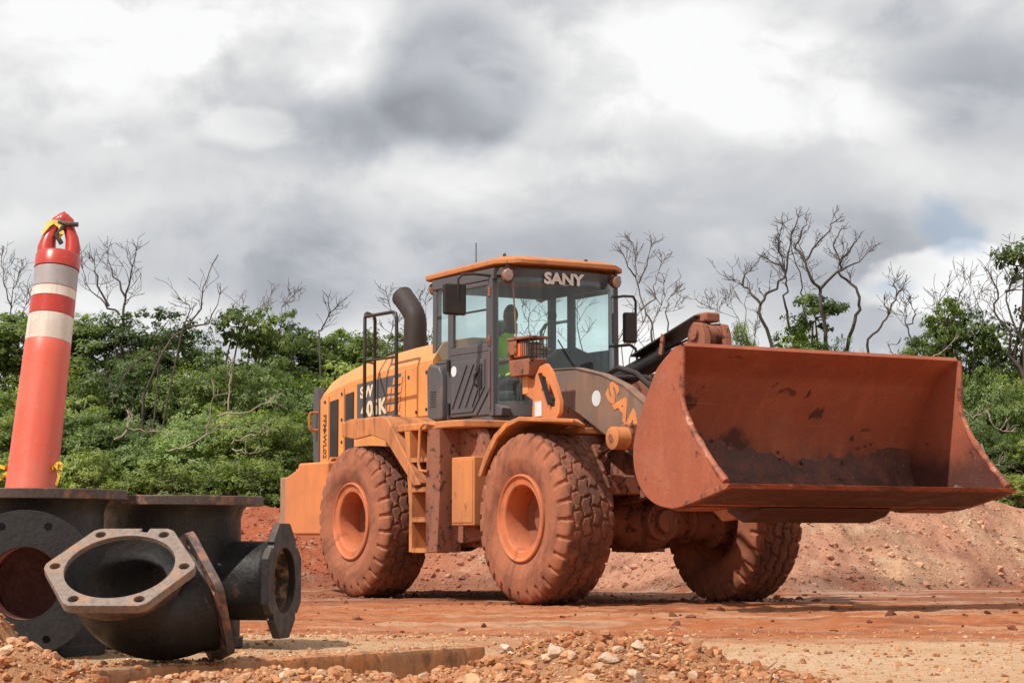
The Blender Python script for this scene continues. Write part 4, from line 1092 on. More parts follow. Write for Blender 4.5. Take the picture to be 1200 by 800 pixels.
# doors
for s in (-1, 1):
    d = empty('door', (0, 0, 0)); d.parent = cab
    def dp(poly, y0, y1, nm, mat, bev=0.006, seg=2): return MB().prism(poly, s * y0, s * y1).build(nm, mat, d, bev, seg)
    dp([(-2.275, 1.86), (-1.74, 1.86), (-1.495, 2.10), (-1.495, 2.50), (-2.275, 2.50)], 0.80, 0.842, 'door_panel', M['greycab'], 0.012)
    dp([(-2.24, 1.90), (-1.80, 1.90), (-1.56, 2.14), (-1.56, 2.43), (-2.24, 2.43)], 0.842, 0.856, 'door_inset', M['greycab'], 0.01)
    dp([(-1.72, 1.86), (-1.495, 1.86), (-1.495, 2.075)], 0.80, 0.838, 'door_corner', M['greycab'], 0.006)
    for k in range(5):       # slanting pressed ribs
        x0 = -2.20 + k * 0.135
        MB().bar((max(x0, -2.2), s * 0.858, 1.95 + max(0, k - 3) * 0.10), (min(x0 + 0.30, -1.60), s * 0.858, 1.95 + (min(x0 + 0.30, -1.60) - x0) * 1.45 if k < 4 else 2.38), 0.026, 0.012).build('rib', M['greycab'], d, 0.004)
    q = MB()   # window frame
    q.box(-2.28, -1.49, s * 0.80, s * 0.842, 2.50, 2.58); q.box(-2.28, -1.49, s * 0.80, s * 0.84, 3.17, 3.215)
    q.box(-2.28, -2.22, s * 0.80, s * 0.841, 2.58, 3.17); q.box(-1.55, -1.49, s * 0.80, s * 0.841, 2.58, 3.17)
    q.build('window_frame', M['greycab'], d, 0.008)
    MB().box(-2.23, -1.54, s * 0.816, s * 0.824, 2.57, 3.18).build('door_window', M['glass'], d)
    MB().box(-2.235, -1.535, s * 0.826, s * 0.834, 2.915, 2.935).build('window_bar', M['black'], d) if s < 0 else None
    h = MB(); h.box(-1.66, -1.60, s * 0.858, s * 0.872, 2.13, 2.31); h.tube([(-1.68, s * 0.86, 2.29), (-1.69, s * 0.90, 2.27), (-1.69, s * 0.90, 2.17), (-1.68, s * 0.86, 2.15)], 0.014, 8); h.cyl((-1.66, s * 0.86, 2.32), (-1.66, s * 0.885, 2.32), 0.03, 12)
    h.build('door_handle', M['black'], d)
    for z in (1.95, 2.40):
        MB().cyl((-2.285, s * 0.86, z - 0.06), (-2.285, s * 0.86, z + 0.06), 0.022, 10).build('hinge', M['black'], d)
    MB().box(-2.60, -2.335, s * 0.812, s * 0.82, 2.46, 3.22).build('rear_quarter_window', M['glass'], cab)
    q = MB(); q.prism([(-2.64, 1.84), (-2.34, 1.84), (-2.34, 2.30), (-2.40, 2.40), (-2.60, 2.44), (-2.66, 2.38)], s * 0.83, s * 0.92)
    vb = q.build('vent_box', M['greycab'], cab, 0.03, 3)
    for k in range(7):
        MB().box(-2.56, -2.44, s * 0.918, s * 0.924, 1.98 + k * 0.026, 1.99 + k * 0.026).build('vent_slot', M['black'], vb)
    MB().tube([(-1.45, s * 0.86, 1.9), (-1.45, s * 0.86, 2.5)], 0.008, 8).build('door_seal', M['frame'], cab)
    for z in (2.6, 3.1):
        MB().box(-1.485, -1.445, s * 0.845, s * 0.862, z - 0.05, z + 0.05).build('hinge', M['frame'], cab, 0.004)
    # mirrors on bent arms
    mi = empty('mirror', (0, 0, 0)); mi.parent = cab
    if s < 0:
        MB().tube([(-1.46, -0.84, 3.26), (-1.52, -1.02, 3.275), (-1.56, -1.14, 3.265), (-1.58, -1.18, 3.22), (-1.585, -1.18, 3.0)], 0.014, 10).build('mirror_arm', M['black'], mi)
        q = MB(); q.box(-1.63, -1.575, -1.36, -1.07, 2.855, 3.175); q.build('mirror_head', M['black'], mi, 0.025, 3)
    else:
        MB().tube([(-1.42, 0.80, 3.12), (-1.42, 0.92, 3.14), (-1.44, 1.07, 3.145), (-1.46, 1.12, 3.10), (-1.46, 1.12, 2.72)], 0.014, 10).build('mirror_arm', M['black'], mi)
        q = MB(); q.prism([(-1.53, 0.98), (-1.56, 1.10), (-1.50, 1.16), (-1.44, 1.13), (-1.46, 0.97)], 2.66, 2.98, 'xy'); q.build('mirror_head', M['black'], mi, 0.025, 3)
        MB().tube([(-1.36, 0.72, 2.60), (-1.30, 0.92, 2.62), (-1.28, 0.98, 2.58), (-1.26, 1.02, 2.3)], 0.016, 10).build('grab_rail', M['black'], cab)
MB().box(-2.66, -2.652, -0.76, 0.76, 2.42, 3.20).build('rear_window', M['glass'], cab)
MB().lathe([(0, 0.0), (0, 0.055), (0.004, 0.055), (0.004, 0.0)], 24, (-2.17, -0.8575, 2.335), (0, -1, 0)).build('sticker', M['sticker'], cab)
# roof
b = MB()
out_ = [(-2.86, 0.78), (-2.86, -0.78), (-2.78, -0.86), (-1.36, -0.86), (-1.17, -0.64), (-1.15, 0), (-1.17, 0.64), (-1.36, 0.86), (-2.78, 0.86)]
inn = [(-2.74, 0.62), (-2.74, -0.62), (-2.66, -0.70), (-1.45, -0.70), (-1.32, -0.54), (-1.31, 0), (-1.32, 0.54), (-1.45, 0.70), (-2.66, 0.70)]
n = len(out_)
def zr(x): return 0.035 * (x + 2.86) / 1.7
vs = [(x, y, 3.335 + zr(x)) for x, y in out_] + [(x, y, 3.385 + zr(x)) for x, y in out_] + [(x, y, 3.435 + zr(x)) for x, y in inn]
fs = [list(range(n)), [2 * n + k for k in range(n - 1, -1, -1)]]
for r_ in range(2):
    fs += [(r_ * n + k, r_ * n + (k + 1) % n, (r_ + 1) * n + (k + 1) % n, (r_ + 1) * n + k) for k in range(n)]
b.add(vs, fs)
roof = b.build('roof', M['roof'], cab, 0.012, 2)
MB().tube([(-2.35, -0.45, 3.43), (-2.35, -0.45, 3.72)], 0.006, 6).build('antenna', M['black'], roof)
MB().lathe([(math.sin(2 * PI * k / 12) * 0.012, 0.03 + 0.012 * math.cos(2 * PI * k / 12)) for k in range(12)], 16, (-1.62, -0.55, 3.485), (0.3, 1, 0), True).build('lifting_eye', M['black'], roof)
MB().cyl((-2.7, -0.6, 3.42), (-2.7, -0.6, 3.46), 0.02, 8).build('bolt', M['black'], roof)
MB().cyl((-1.28, 0.3, 3.44), (-1.28, 0.3, 3.47), 0.02, 8).build('bolt', M['black'], roof)
for (x, y, dx, dy) in ((-1.28, -0.74, 1, -0.25), (-1.22, 0.66, 1, 0.1), (-2.78, -0.74, -1, -0.3), (-2.78, 0.74, -1, 0.3)):
    dv = Vector((dx, dy, -0.12)).normalized()
    wl = MB().lathe([(-0.06, 0.0), (-0.06, 0.045), (-0.03, 0.066), (0.02, 0.070), (0.03, 0.064)], 8, (x, y, 3.255), dv).build('work_light', M['frame'], cab)
    MB().lathe([(0.026, 0.066), (0.036, 0.055), (0.04, 0.0)], 8, (x, y, 3.255), dv).build('lens', M['lens'], wl)
    MB().bar((x, y, 3.32), (x, y, 3.40), 0.03, 0.03).build('bracket', M['black'], wl)
# interior: dash cowl, seat, steering column and wheel, headliner visor
hp = [(0.80, 1.85), (0.80, 2.14), (0.70, 2.34), (0.50, 2.48), (0.22, 2.57), (-0.05, 2.54), (-0.25, 2.42), (-0.36, 2.22), (-0.40, 1.85)]
MB().prism(hp, -1.62, -1.32, 'yz').build('dash_cowl', M['seat'], cab, 0.04, 3)
seat = empty('driver_seat', (0, 0, 0)); seat.parent = cab
SX, SY, SZ = -2.12, -0.13, 2.14
MB().box(SX - 0.24, SX + 0.27, SY - 0.25, SY + 0.25, SZ - 0.12, SZ).build('seat_cushion', M['seat'], seat, 0.05, 3)
q = MB(); q.prism([(SX - 0.34, SZ - 0.02), (SX - 0.20, SZ - 0.02), (SX - 0.27, SZ + 0.56), (SX - 0.38, SZ + 0.56)], SY - 0.24, SY + 0.24); q.build('backrest', M['seat'], seat, 0.05, 3)
MB().box(SX - 0.18, SX + 0.18, SY - 0.18, SY + 0.18, 1.84, SZ - 0.11).build('pedestal', M['seat'], seat, 0.02)
SWC = Vector((-1.70, SY, 2.46)); SWN = Vector((-0.45, 0, 0.9)).normalized()
st = MB()
st.lathe([(0.016 * math.sin(2 * PI * k / 10), 0.19 + 0.016 * math.cos(2 * PI * k / 10)) for k in range(10)], 32, SWC, SWN, True)
st.lathe([(-0.02, 0.0), (-0.02, 0.05), (0.01, 0.05), (0.02, 0.0)], 16, SWC, SWN)
e1 = Vector((0, 1, 0)); e2 = SWN.cross(e1)
for an in (90, 210, 330):
    dv = e1 * math.cos(math.radians(an)) + e2 * math.sin(math.radians(an))
    st.tube([SWC, SWC + dv * 0.18], 0.011, 6)
swo = st.build('steering_wheel', M['seat'], cab)
MB().tube([SWC - SWN * 0.01, SWC - SWN * 0.25, (-1.56, SY, 2.0), (-1.55, SY, 1.84)], 0.035, 10).build('steering_column', M['seat'], cab)
MB().tube([(wx(0.35) - 0.012 + 0.024, 0.42, 2.05), (wx(0.1) + 0.014, 0.02, 2.42), (wx(-0.1) + 0.014, -0.14, 2.62)], 0.007, 6).build('wiper', M['black'], cab)
MB().tube([(-1.50, -0.42, 2.2), (-1.46, -0.50, 2.62), (-1.43, -0.56, 3.1), (-1.42, -0.58, 3.3)], 0.010, 6).build('cable', M['orange_dirty'], cab)
MB().lathe([(0, 0.0), (0, 0.045), (0.04, 0.05), (0.05, 0.0)], 16, (-1.50, 0.02, 2.90), (-1, 0, 0)).build('camera_pod', M['black'], cab)

# ---- lift arms
ARM = [(-0.84, 2.12), (-0.78, 2.215), (-0.64, 2.25), (-0.2, 2.235), (0.25, 2.145), (0.62, 2.02), (0.95, 1.84), (1.22, 1.62), (1.55, 1.38), (2.0, 1.18), (2.34, 1.06), (2.42, 0.98), (2.41, 0.88), (2.33, 0.81),
       (2.18, 0.82), (1.7, 0.98), (1.25, 1.14), (0.95, 1.27), (0.62, 1.42), (0.30, 1.58), (-0.15, 1.80), (-0.56, 1.955), (-0.76, 2.01)]
for s in (-1, 1):
    b = MB(); b.prism(ARM, s * 0.54, s * 0.62)
    arm = b.build('lift_arm', M['greyarm'], loader, 0.008)
    e = MB()   # pale worn flange along the top edge
    e.sheet([(x, z + 0.006) for x, z in ARM[2:10]], 0.012, s * 0.53, s * 0.63); e.build('edge_strip', M['greyarm'], arm)
    if s < 0:
        MB().lathe([(0, 0.0), (0, 0.075), (0.003, 0.075), (0.003, 0.0)], 24, (0.16, -0.621, 1.93), (0, -1, 0)).build('sticker', M['sticker'], arm)
        side_text('SANY', 0.73, 1.70, 0.25, M['letter_o'], arm, -0.624, 1.55, 0.010, math.radians(-41), ex=0.003)
    for (x, z, r_) in ((-0.66, 2.12, 0.10), (2.30, 0.93, 0.12)):
        MB().lathe([(-0.05, 0.0), (-0.05, r_ * 0.55), (-0.04, r_ * 0.6), (-0.03, r_), (0.10, r_)], 24, (x, s * 0.64, z), (0, -s, 0)).build('pin_boss', M['orange_dirty'], arm)
b = MB(); b.cyl((1.0, -0.54, 1.45), (1.0, 0.54, 1.45), 0.16, 28); b.build('cross_tube', M['frame'], loader)
MB().cyl((-0.66, -0.70, 2.12), (-0.66, 0.70, 2.12), 0.05, 16).build('arm_pivot_pin', M['frame'], loader)
# ---- lift cylinders
for s in (-1, 1):
    ly = s * 0.80
    b = MB(); b.cyl((-0.62, ly, 0.98), (0.42, ly, 1.38), 0.085, 20); b.cyl((0.40, ly, 1.372), (0.46, ly, 1.395), 0.10, 20); b.cyl((-0.62, ly - 0.10, 0.98), (-0.62, ly + 0.10, 0.98), 0.11, 20)
    lc = b.build('lift_cylinder', M['frame'], loader, 0.006)
    MB().cyl((0.44, ly, 1.387), (0.76, ly, 1.51), 0.045, 16).build('rod', M['chrome'], lc)
    MB().lathe([(-0.09, 0.0), (-0.09, 0.05), (-0.085, 0.055), (-0.085, 0.075), (-0.075, 0.105), (0.07, 0.105), (0.075, 0.095), (0.09, 0.0)], 28, (0.80, ly, 1.525), (0, -s, 0)).build('rod_eye', M['orange_dirty'], lc)
    MB().lathe([(0, 0.0), (0, 0.028), (0.006, 0.034), (0.006, 0)], 16, (0.80, ly + s * 0.091, 1.525), (0, s, 0)).build('pin_cap', M['frame'], lc)
    MB().box(0.70, 0.88, s * 0.62, s * 0.72, 1.42, 1.66).build('clevis', M['frame'], lc, 0.02)
# ---- tilt linkage: cylinder, bell crank, link
b = MB(); b.cyl((-0.48, 0, 2.13), (0.45, 0, 2.36), 0.095, 24); b.cyl((0.43, 0, 2.355), (0.50, 0, 2.372), 0.115, 24)
tc_ = b.build('tilt_cylinder', M['black'], loader, 0.006)
MB().cyl((0.48, 0, 2.367), (1.05, 0, 2.475), 0.05, 16).build('rod', M['chrome'], tc_)
MB().cyl((0.98, 0, 2.462), (1.10, 0, 2.49), 0.08, 16).build('rod_eye', M['frame'], tc_)
MB().sheet([(0.02, 2.36), (0.62, 2.53), (1.08, 2.66)], 0.016, -0.14, 0.14).build('hose_guard', M['black'], tc_)
MB().box(1.00, 1.18, -0.08, 0.08, 2.60, 2.69).build('guard_mount', M['frame'], tc_, 0.02)
for s in (-1, 1):
    MB().tube([(-0.40, s * 0.10, 2.18), (0.0, s * 0.16, 2.16), (0.35, s * 0.18, 2.14), (0.7, s * 0.2, 2.02), (1.0, s * 0.16, 1.8)], 0.022, 8).build('hose', M['black'], tc_)
    MB().tube([(-0.10, s * 0.30, 2.20), (0.15, s * 0.36, 2.23), (0.42, s * 0.34, 2.16), (0.62, s * 0.28, 2.0), (0.8, s * 0.25, 1.8)], 0.028, 8).build('hose', M['black'], tc_)
MB().bar((0.52, -0.13, 2.34), (0.56, -0.13, 2.53), 0.02, 0.05).build('hose_bracket', M['frame'], tc_)
BC = [(0.98, 2.44), (1.0, 2.54), (1.08, 2.60), (1.20, 2.58), (1.25, 2.47), (1.24, 2.1), (1.22, 1.6), (1.46, 1.12), (1.42, 1.0), (1.30, 0.97), (1.18, 1.04), (0.92, 1.42), (0.90, 1.6), (0.98, 1.9)]
bc = empty('bell_crank', (0, 0, 0)); bc.parent = loader
for y in (-0.12, 0.12):
    MB().prism(BC, y - 0.04, y + 0.04).build('crank_plate', M['frame'], bc, 0.012)
MB().cyl((1.11, -0.19, 2.49), (1.11, 0.19, 2.49), 0.06, 16).build('pin', M['frame'], bc)
MB().cyl((1.05, -0.54, 1.5), (1.05, 0.54, 1.5), 0.07, 16).build('pin', M['frame'], bc)
MB().cyl((1.11, -0.075, 2.49), (1.11, 0.075, 2.49), 0.10, 20).build('spacer', M['frame'], bc)
MB().bar((1.32, 0, 1.06), (2.06, 0, 1.34), 0.16, 0.12).build('tilt_link', M['frame'], loader, 0.02)

# ---- bucket
BW = 1.50
SHELL = [(2.80, 2.19), (2.52, 2.02), (2.42, 1.90), (2.30, 1.72), (2.20, 1.54), (2.15, 1.38), (2.15, 1.25), (2.19, 1.13), (2.28, 1.02), (2.42, 0.935), (2.60, 0.895), (2.80, 0.90), (3.42, 1.035)]
def smooth_line(P, k=4):
    out = []
    for i in range(len(P) - 1):
        p0 = Vector(P[max(i - 1, 0)]); p1 = Vector(P[i]); p2 = Vector(P[i + 1]); p3 = Vector(P[min(i + 2, len(P) - 1)])
        for j in range(k):
            t = j / k
            out.append(tuple(0.5 * ((2 * p1) + (-p0 + p2) * t + (2 * p0 - 5 * p1 + 4 * p2 - p3) * t * t + (-p0 + 3 * p1 - 3 * p2 + p3) * t ** 3)))
    out.append(tuple(P[-1]))
    return out
bucket = empty('bucket', (0, 0, 0)); bucket.parent = loader
SL = smooth_line(SHELL)
# shell as a fine dented sheet: inner and outer skins
NYB = 72
def skin(off, flip):
    P = [Vector(p) for p in SL]; V = []; Fc = []
    for i, p in enumerate(P):
        d = (P[min(i + 1, len(P) - 1)] - P[max(i - 1, 0)]).normalized()
        nn = Vector((d.y, -d.x))            # points out of the bucket
        for k in range(NYB + 1):
            y = -BW + 2 * BW * k / NYB
            ww = i / (len(P) - 1)
            dent = 0.0 if off else 0.012 * float(fbm(i * 0.13 + 3, y * 1.7 + 9, 1.0, 4, 3)) * math.sin(PI * min(1, max(0, ww)))
            q = p + nn * (off + dent)
            V.append((q.x, y, q.y))
    for i in range(len(P) - 1):
        for k in range(NYB):
            a = i * (NYB + 1) + k
            f = (a, a + 1, a + NYB + 2, a + NYB + 1)
            Fc.append(f if not flip else f[::-1])
    return V, Fc
b = MB(); V, Fc = skin(0.0, False); b.add(V, Fc); nin = len(V)
V2, F2 = skin(0.035, True); b.add(V2, F2)
m = len(SL)
for i in (0, m - 1):
    b.add([b.v[i * (NYB + 1) + k] for k in range(NYB + 1)] + [b.v[nin + i * (NYB + 1) + k] for k in range(NYB + 1)], [(k, k + 1, k + NYB + 2, k + NYB + 1) for k in range(NYB)])
b.build('shell', M['bucket_in'], bucket, angle=40)
# side plates: inner edge of the plate is concave and worn
rng = random.Random(3)
FRONT = smooth_line([(2.80, 2.19), (2.80, 1.95), (2.80, 1.75), (2.88, 1.58), (3.02, 1.40), (3.20, 1.22), (3.38, 1.06)], 6)
for s in (-1, 1):
    fr_ = [(x + rng.uniform(-0.004, 0.004) * (0 < i < len(FRONT) - 1), z) for i, (x, z) in enumerate(FRONT)]
    back = []
    for i in range(len(SL) - 4):
        d_ = (Vector(SL[i + 1]) - Vector(SL[max(i - 1, 0)])).normalized(); k_ = 0.0 if i == 0 else 0.034
        back.append((SL[i][0] + d_.y * k_, SL[i][1] - d_.x * k_))
    poly = fr_[::-1] + back + [(3.38, 1.03)]
    o = MB().prism(poly, s * (BW - 0.001), s * (BW + 0.045)).build('side_plate', M['bucket'] if s < 0 else M['bucket_in'], bucket, 0.008)
for s in (-1, 1):      # worn, mud-crusted bead along the front edge of each side plate
    rr_ = [0.020 + 0.014 * max(0.0, float(fbm(i * 0.37 + 5 * s, 2.0, 1.0, 4, 61))) + 0.010 * (i / len(FRONT)) for i in range(len(FRONT))]
    MB().tube([(x + 0.004, s * (BW + 0.022 + 0.006 * float(fbm(i * 0.5, 7.0 + s, 1.0, 3, 63))), z) for i, (x, z) in enumerate(FRONT)], rr_, 10).build('worn_edge', M['bucket_edge'], bucket, angle=70)
# cutting edge: bolted blade a bit wider than the bucket
CE = MB().prism([(2.86, 0.875), (3.42, 1.0), (3.475, 1.043), (3.40, 1.045), (2.86, 0.912)], -BW - 0.05, BW + 0.05).build('cutting_edge', M['bucket_edge'], bucket, 0.004)
b = MB(); b.prism([(2.34, 0.84), (2.56, 0.745), (2.78, 0.80), (2.86, 0.868), (2.60, 0.86), (2.42, 0.90)], -0.74, 0.66)
b.build('wear_plate', M['bucket_in'], bucket, 0.01)
for y0_, y1_ in ((-1.45, -1.05), (0.95, 1.45)):
    MB().prism([(2.40, 0.87), (2.62, 0.835), (2.86, 0.868), (2.60, 0.862), (2.42, 0.90)], y0_, y1_).build('skid_shoe', M['bucket'], bucket, 0.01)
for s in (-1, 1):
    for yy in (0.46, 0.70):
        MB().prism([(2.11, 1.35), (2.12, 1.22), (2.16, 1.10), (2.25, 0.99), (2.41, 0.895), (2.58, 0.865), (2.42, 0.77), (2.26, 0.76), (2.14, 0.84), (2.0, 1.05), (2.03, 1.3)], s * yy - 0.03, s * yy + 0.03).build('hinge_lug', M['orange_dirty'], bucket, 0.01)
    MB().prism([(1.98, 1.40), (2.20, 1.62), (2.14, 1.48), (2.11, 1.36), (2.11, 1.22), (2.0, 1.26)], s * 0.12 - 0.03, s * 0.12 + 0.03).build('hinge_lug', M['orange_dirty'], bucket, 0.01)
# mud caked on the bucket floor
NX_, NY_ = 40, 110
def floor_z(x):
    return float(np.interp(x, [p[0] for p in SL[-30:]], [p[1] for p in SL[-30:]]))
P = [Vector(p) for p in SL]
V = []; Fc = []
i0 = next(i for i, p in enumerate(P) if p.y < 1.66); idx = np.linspace(i0, len(P) - 1.02, NX_)
for ii in idx:
    i = int(ii); t = ii - i
    p = P[i].lerp(P[i + 1], t); d = (P[i + 1] - P[i]).normalized(); nn = Vector((-d.y, d.x))
    f = (ii - i0) / (len(P) - 1 - i0)
    for k in range(NY_):
        y = -BW + 0.006 + (2 * BW - 0.012) * k / (NY_ - 1)
        nz = float(fbm(ii * 0.16 + 2, y * 2.2 + 4, 1.0, 5, 21))
        edge = 0.30 + 0.55 * math.sin(2.2 * y + 0.8) * 0.5 + 0.22 * abs(y / BW) ** 4
        nz += 0.5 * float(fbm(ii * 0.7 + 5, y * 9.0 + 1, 1.0, 3, 27))
        th = -0.30 * max(0.0, 0.16 - f) + 0.030 * (min(1.0, f * 2.2) - edge * 0.9) + 0.022 * nz
        if f > 0.9: th -= (f - 0.9) * 0.35
        if ii > len(P) - 1.5: th = min(th, 0.004)
        q = p + nn * th
        V.append((q.x, y, q.y))
for i in range(NX_ - 1):
    for k in range(NY_ - 1):
        a = i * NY_ + k; Fc.append((a, a + 1, a + NY_ + 1, a + NY_))
b = MB(); b.add(V, Fc)
o = link_obj('caked_mud', b.mesh('caked_mud', 60, True, False), M['mud'], bucket)
# lumps of soil left lying on the bucket floor and stuck to its back
lm = MB(); rl = np.random.default_rng(77)
for k in range(150):
    ii = i0 + (len(P) - 2 - i0) * (1 - rl.random() ** 1.6 * 0.9); i = int(ii); p = P[i].lerp(P[i + 1], ii - i); d = (P[i + 1] - P[i]).normalized(); nn = Vector((-d.y, d.x))
    r_ = min(0.05, 0.010 + rl.pareto(2.2) * 0.010); yy = rl.uniform(-BW + 0.06, BW - 0.06)
    S_l = stone_shape(rl, ICO2, 0.35, 8) @ rot_rand(rl).T * r_
    c_ = np.array((p.x + nn.x * (0.012 + r_ * 0.3), yy, p.y + nn.y * (0.012 + r_ * 0.3)))
    lm.add((S_l + c_).tolist(), ICO2[1].tolist())
o = lm.build('soil_lumps', M['mud'], bucket, angle=30); tag(o, None, None, None, 'stuff')

# ================================================================== operator in the seat
def skin_body(name, verts, edges, radii, root, sub=2):
    me = bpy.data.meshes.new(name); me.from_pydata(verts, edges, [])
    o = link_obj(name, me)
    o.modifiers.new('skin', 'SKIN')
    sub_ = o.modifiers.new('sub', 'SUBSURF'); sub_.levels = sub; sub_.render_levels = sub
    for i, r_ in enumerate(radii):
        sv = me.skin_vertices[0].data[i]
        sv.radius = r_ if isinstance(r_, tuple) else (r_, r_)
        sv.use_root = (i == root)
    dg = bpy.context.evaluated_depsgraph_get()
    m2 = bpy.data.meshes.new_from_object(o.evaluated_get(dg))
    bpy.data.objects.remove(o); bpy.data.meshes.remove(me)
    return m2
def make_operator():
    hip = Vector((SX - 0.06, SY, SZ + 0.10))
    Vt = []; E_ = []; R_ = []
    def v(p, r_, prev=None):
        Vt.append(tuple(p)); R_.append(r_)
        if prev is not None: E_.append((prev, len(Vt) - 1))
        return len(Vt) - 1
    pelvis = v(hip, (0.15, 0.12))
    waist = v(hip + Vector((-0.03, 0, 0.16)), (0.14, 0.11), pelvis)
    chest = v(hip + Vector((-0.02, 0, 0.34)), (0.165, 0.12), waist)
    neckb = v(hip + Vector((0.00, 0, 0.47)), (0.085, 0.08), chest)
    neck = v(hip + Vector((0.025, 0, 0.55)), 0.055, neckb)
    headb = v(hip + Vector((0.045, 0, 0.62)), (0.07, 0.078), neck)
    for s in (-1, 1):
        sh = v(hip + Vector((-0.01, s * 0.17, 0.42)), 0.07, chest)
        el = v(hip + Vector((0.14, s * 0.27, 0.20)), 0.048, sh)
        hand = SWC + e1 * (s * 0.165) + e2 * 0.09 + SWN * 0.03
        wr = v(Vector(hand) + Vector((-0.07, s * 0.01, 0.01)), 0.032, el)
        pm = v(Vector(hand) + Vector((-0.015, 0, 0.012)), (0.04, 0.022), wr)
        hp_ = v(hip + Vector((0.04, s * 0.10, -0.01)), 0.10, pelvis)
        kn = v(hip + Vector((0.42, s * 0.15, 0.04)), 0.07, hp_)
        ank = v(hip + Vector((0.50, s * 0.15, -0.32)), 0.048, kn)
        ft = v(hip + Vector((0.62, s * 0.16, -0.355)), 0.04, ank)
    body = skin_body('person', Vt, E_, R_, pelvis)
    bm = bmesh.new(); bm.from_mesh(body)
    # head: shaped ellipsoid with brow, nose, chin, ears
    hc = hip + Vector((0.055, 0, 0.70))
    ret = bmesh.ops.create_uvsphere(bm, u_segments=28, v_segments=20, radius=1.0)
    for vv in ret['verts']:
        p = vv.co.copy()
        q = Vector((p.x * 0.098, p.y * 0.078, p.z * 0.125))
        if p.x > 0 and p.z < 0: q.y *= 1 - 0.25 * (-p.z); q.x *= 1 - 0.10 * (-p.z)
        nose = math.exp(-((p.y / 0.16) ** 2 + ((p.z + 0.10) / 0.20) ** 2)) if p.x > 0 else 0
        brow = math.exp(-((p.z - 0.18) / 0.10) ** 2) * (1 if p.x > 0.5 else 0)
        lips = math.exp(-((p.y / 0.30) ** 2 + ((p.z + 0.50) / 0.08) ** 2)) if p.x > 0 else 0
        eye = sum(math.exp(-(((p.y - e) / 0.14) ** 2 + ((p.z - 0.05) / 0.09) ** 2)) for e in (-0.36, 0.36)) if p.x > 0.3 else 0
        ear = math.exp(-(((p.x + 0.05) / 0.14) ** 2 + ((p.z + 0.02) / 0.22) ** 2)) * (1 if abs(p.y) > 0.8 else 0)
        q.x += 0.022 * nose + 0.006 * brow + 0.006 * lips - 0.009 * eye
        q.y += math.copysign(0.016 * ear, p.y)
        vv.co = hc + q
    # fingers closed round the steering wheel rim
    for s in (-1, 1):
        hand = SWC + e1 * (s * 0.165) + e2 * 0.09
        tang = (e1 * (-s * 0.09) + e2 * 0.165).normalized() if True else e2
        rad = (e1 * (s * 0.165) + e2 * 0.09).normalized()
        mb = MB()
        for k, ln in enumerate((0.9, 1.0, 0.97, 0.8)):
            c = hand + tang * (k - 1.5) * 0.021
            pts = [c + (SWN * math.cos(a_) + rad * math.sin(a_)) * 0.027 for a_ in [math.radians(t_ * ln) for t_ in (-40, 10, 60, 110, 150)]]
            mb.tube(pts, [0.010, 0.010, 0.0095, 0.009, 0.007], 8)
        c = hand - tang * 0.05
        mb.tube([c + rad * -0.03 + SWN * 0.015, c + rad * -0.025 + SWN * 0.0 + tang * 0.012, c + rad * -0.022 - SWN * 0.012 + tang * 0.03], [0.012, 0.011, 0.008], 8)
        tmp = mb.mesh('fingers'); bm.from_mesh(tmp); bpy.data.meshes.remove(tmp)
    bm.to_mesh(body); bm.free()
    finish(body, True, 80)
    mk = lambda nm, c, r_=0.8: dusty(nm, c, (0.3, 0.2, 0.14), 0.05, r_, 4, 0, bump=0.1, updust=0)
    for m_ in (mk('hi-vis lime cloth', (0.42, 0.72, 0.06)), mk('skin', (0.075, 0.040, 0.026), 0.5), mk('work trousers', (0.03, 0.035, 0.05)), mk('dark cap', (0.02, 0.02, 0.024))):
        body.materials.append(m_)
    for pg in body.polygons:
        c = pg.center
        if c.z > hip.z + 0.52: pg.material_index = 3 if (c.z > hc.z + 0.045 or c.x < hc.x - 0.035) else 1
        elif c.x > hip.x + 0.20 and c.z > hip.z + 0.12: pg.material_index = 1
        elif c.z < hip.z + 0.06: pg.material_index = 2
        else: pg.material_index = 0
    return body
op = empty('person', L2W(SX + CABX, SY * CABY, SZ), LHEAD - PI / 2); op.scale = (1, CABY, 1)
tag(op, 'loader operator in a lime hi-vis shirt seated behind the cab glass', 'person')
me_op = make_operator()
me_op.transform(Matrix.Translation((-SX, -SY, -SZ)))
link_obj('body', me_op, None, op)
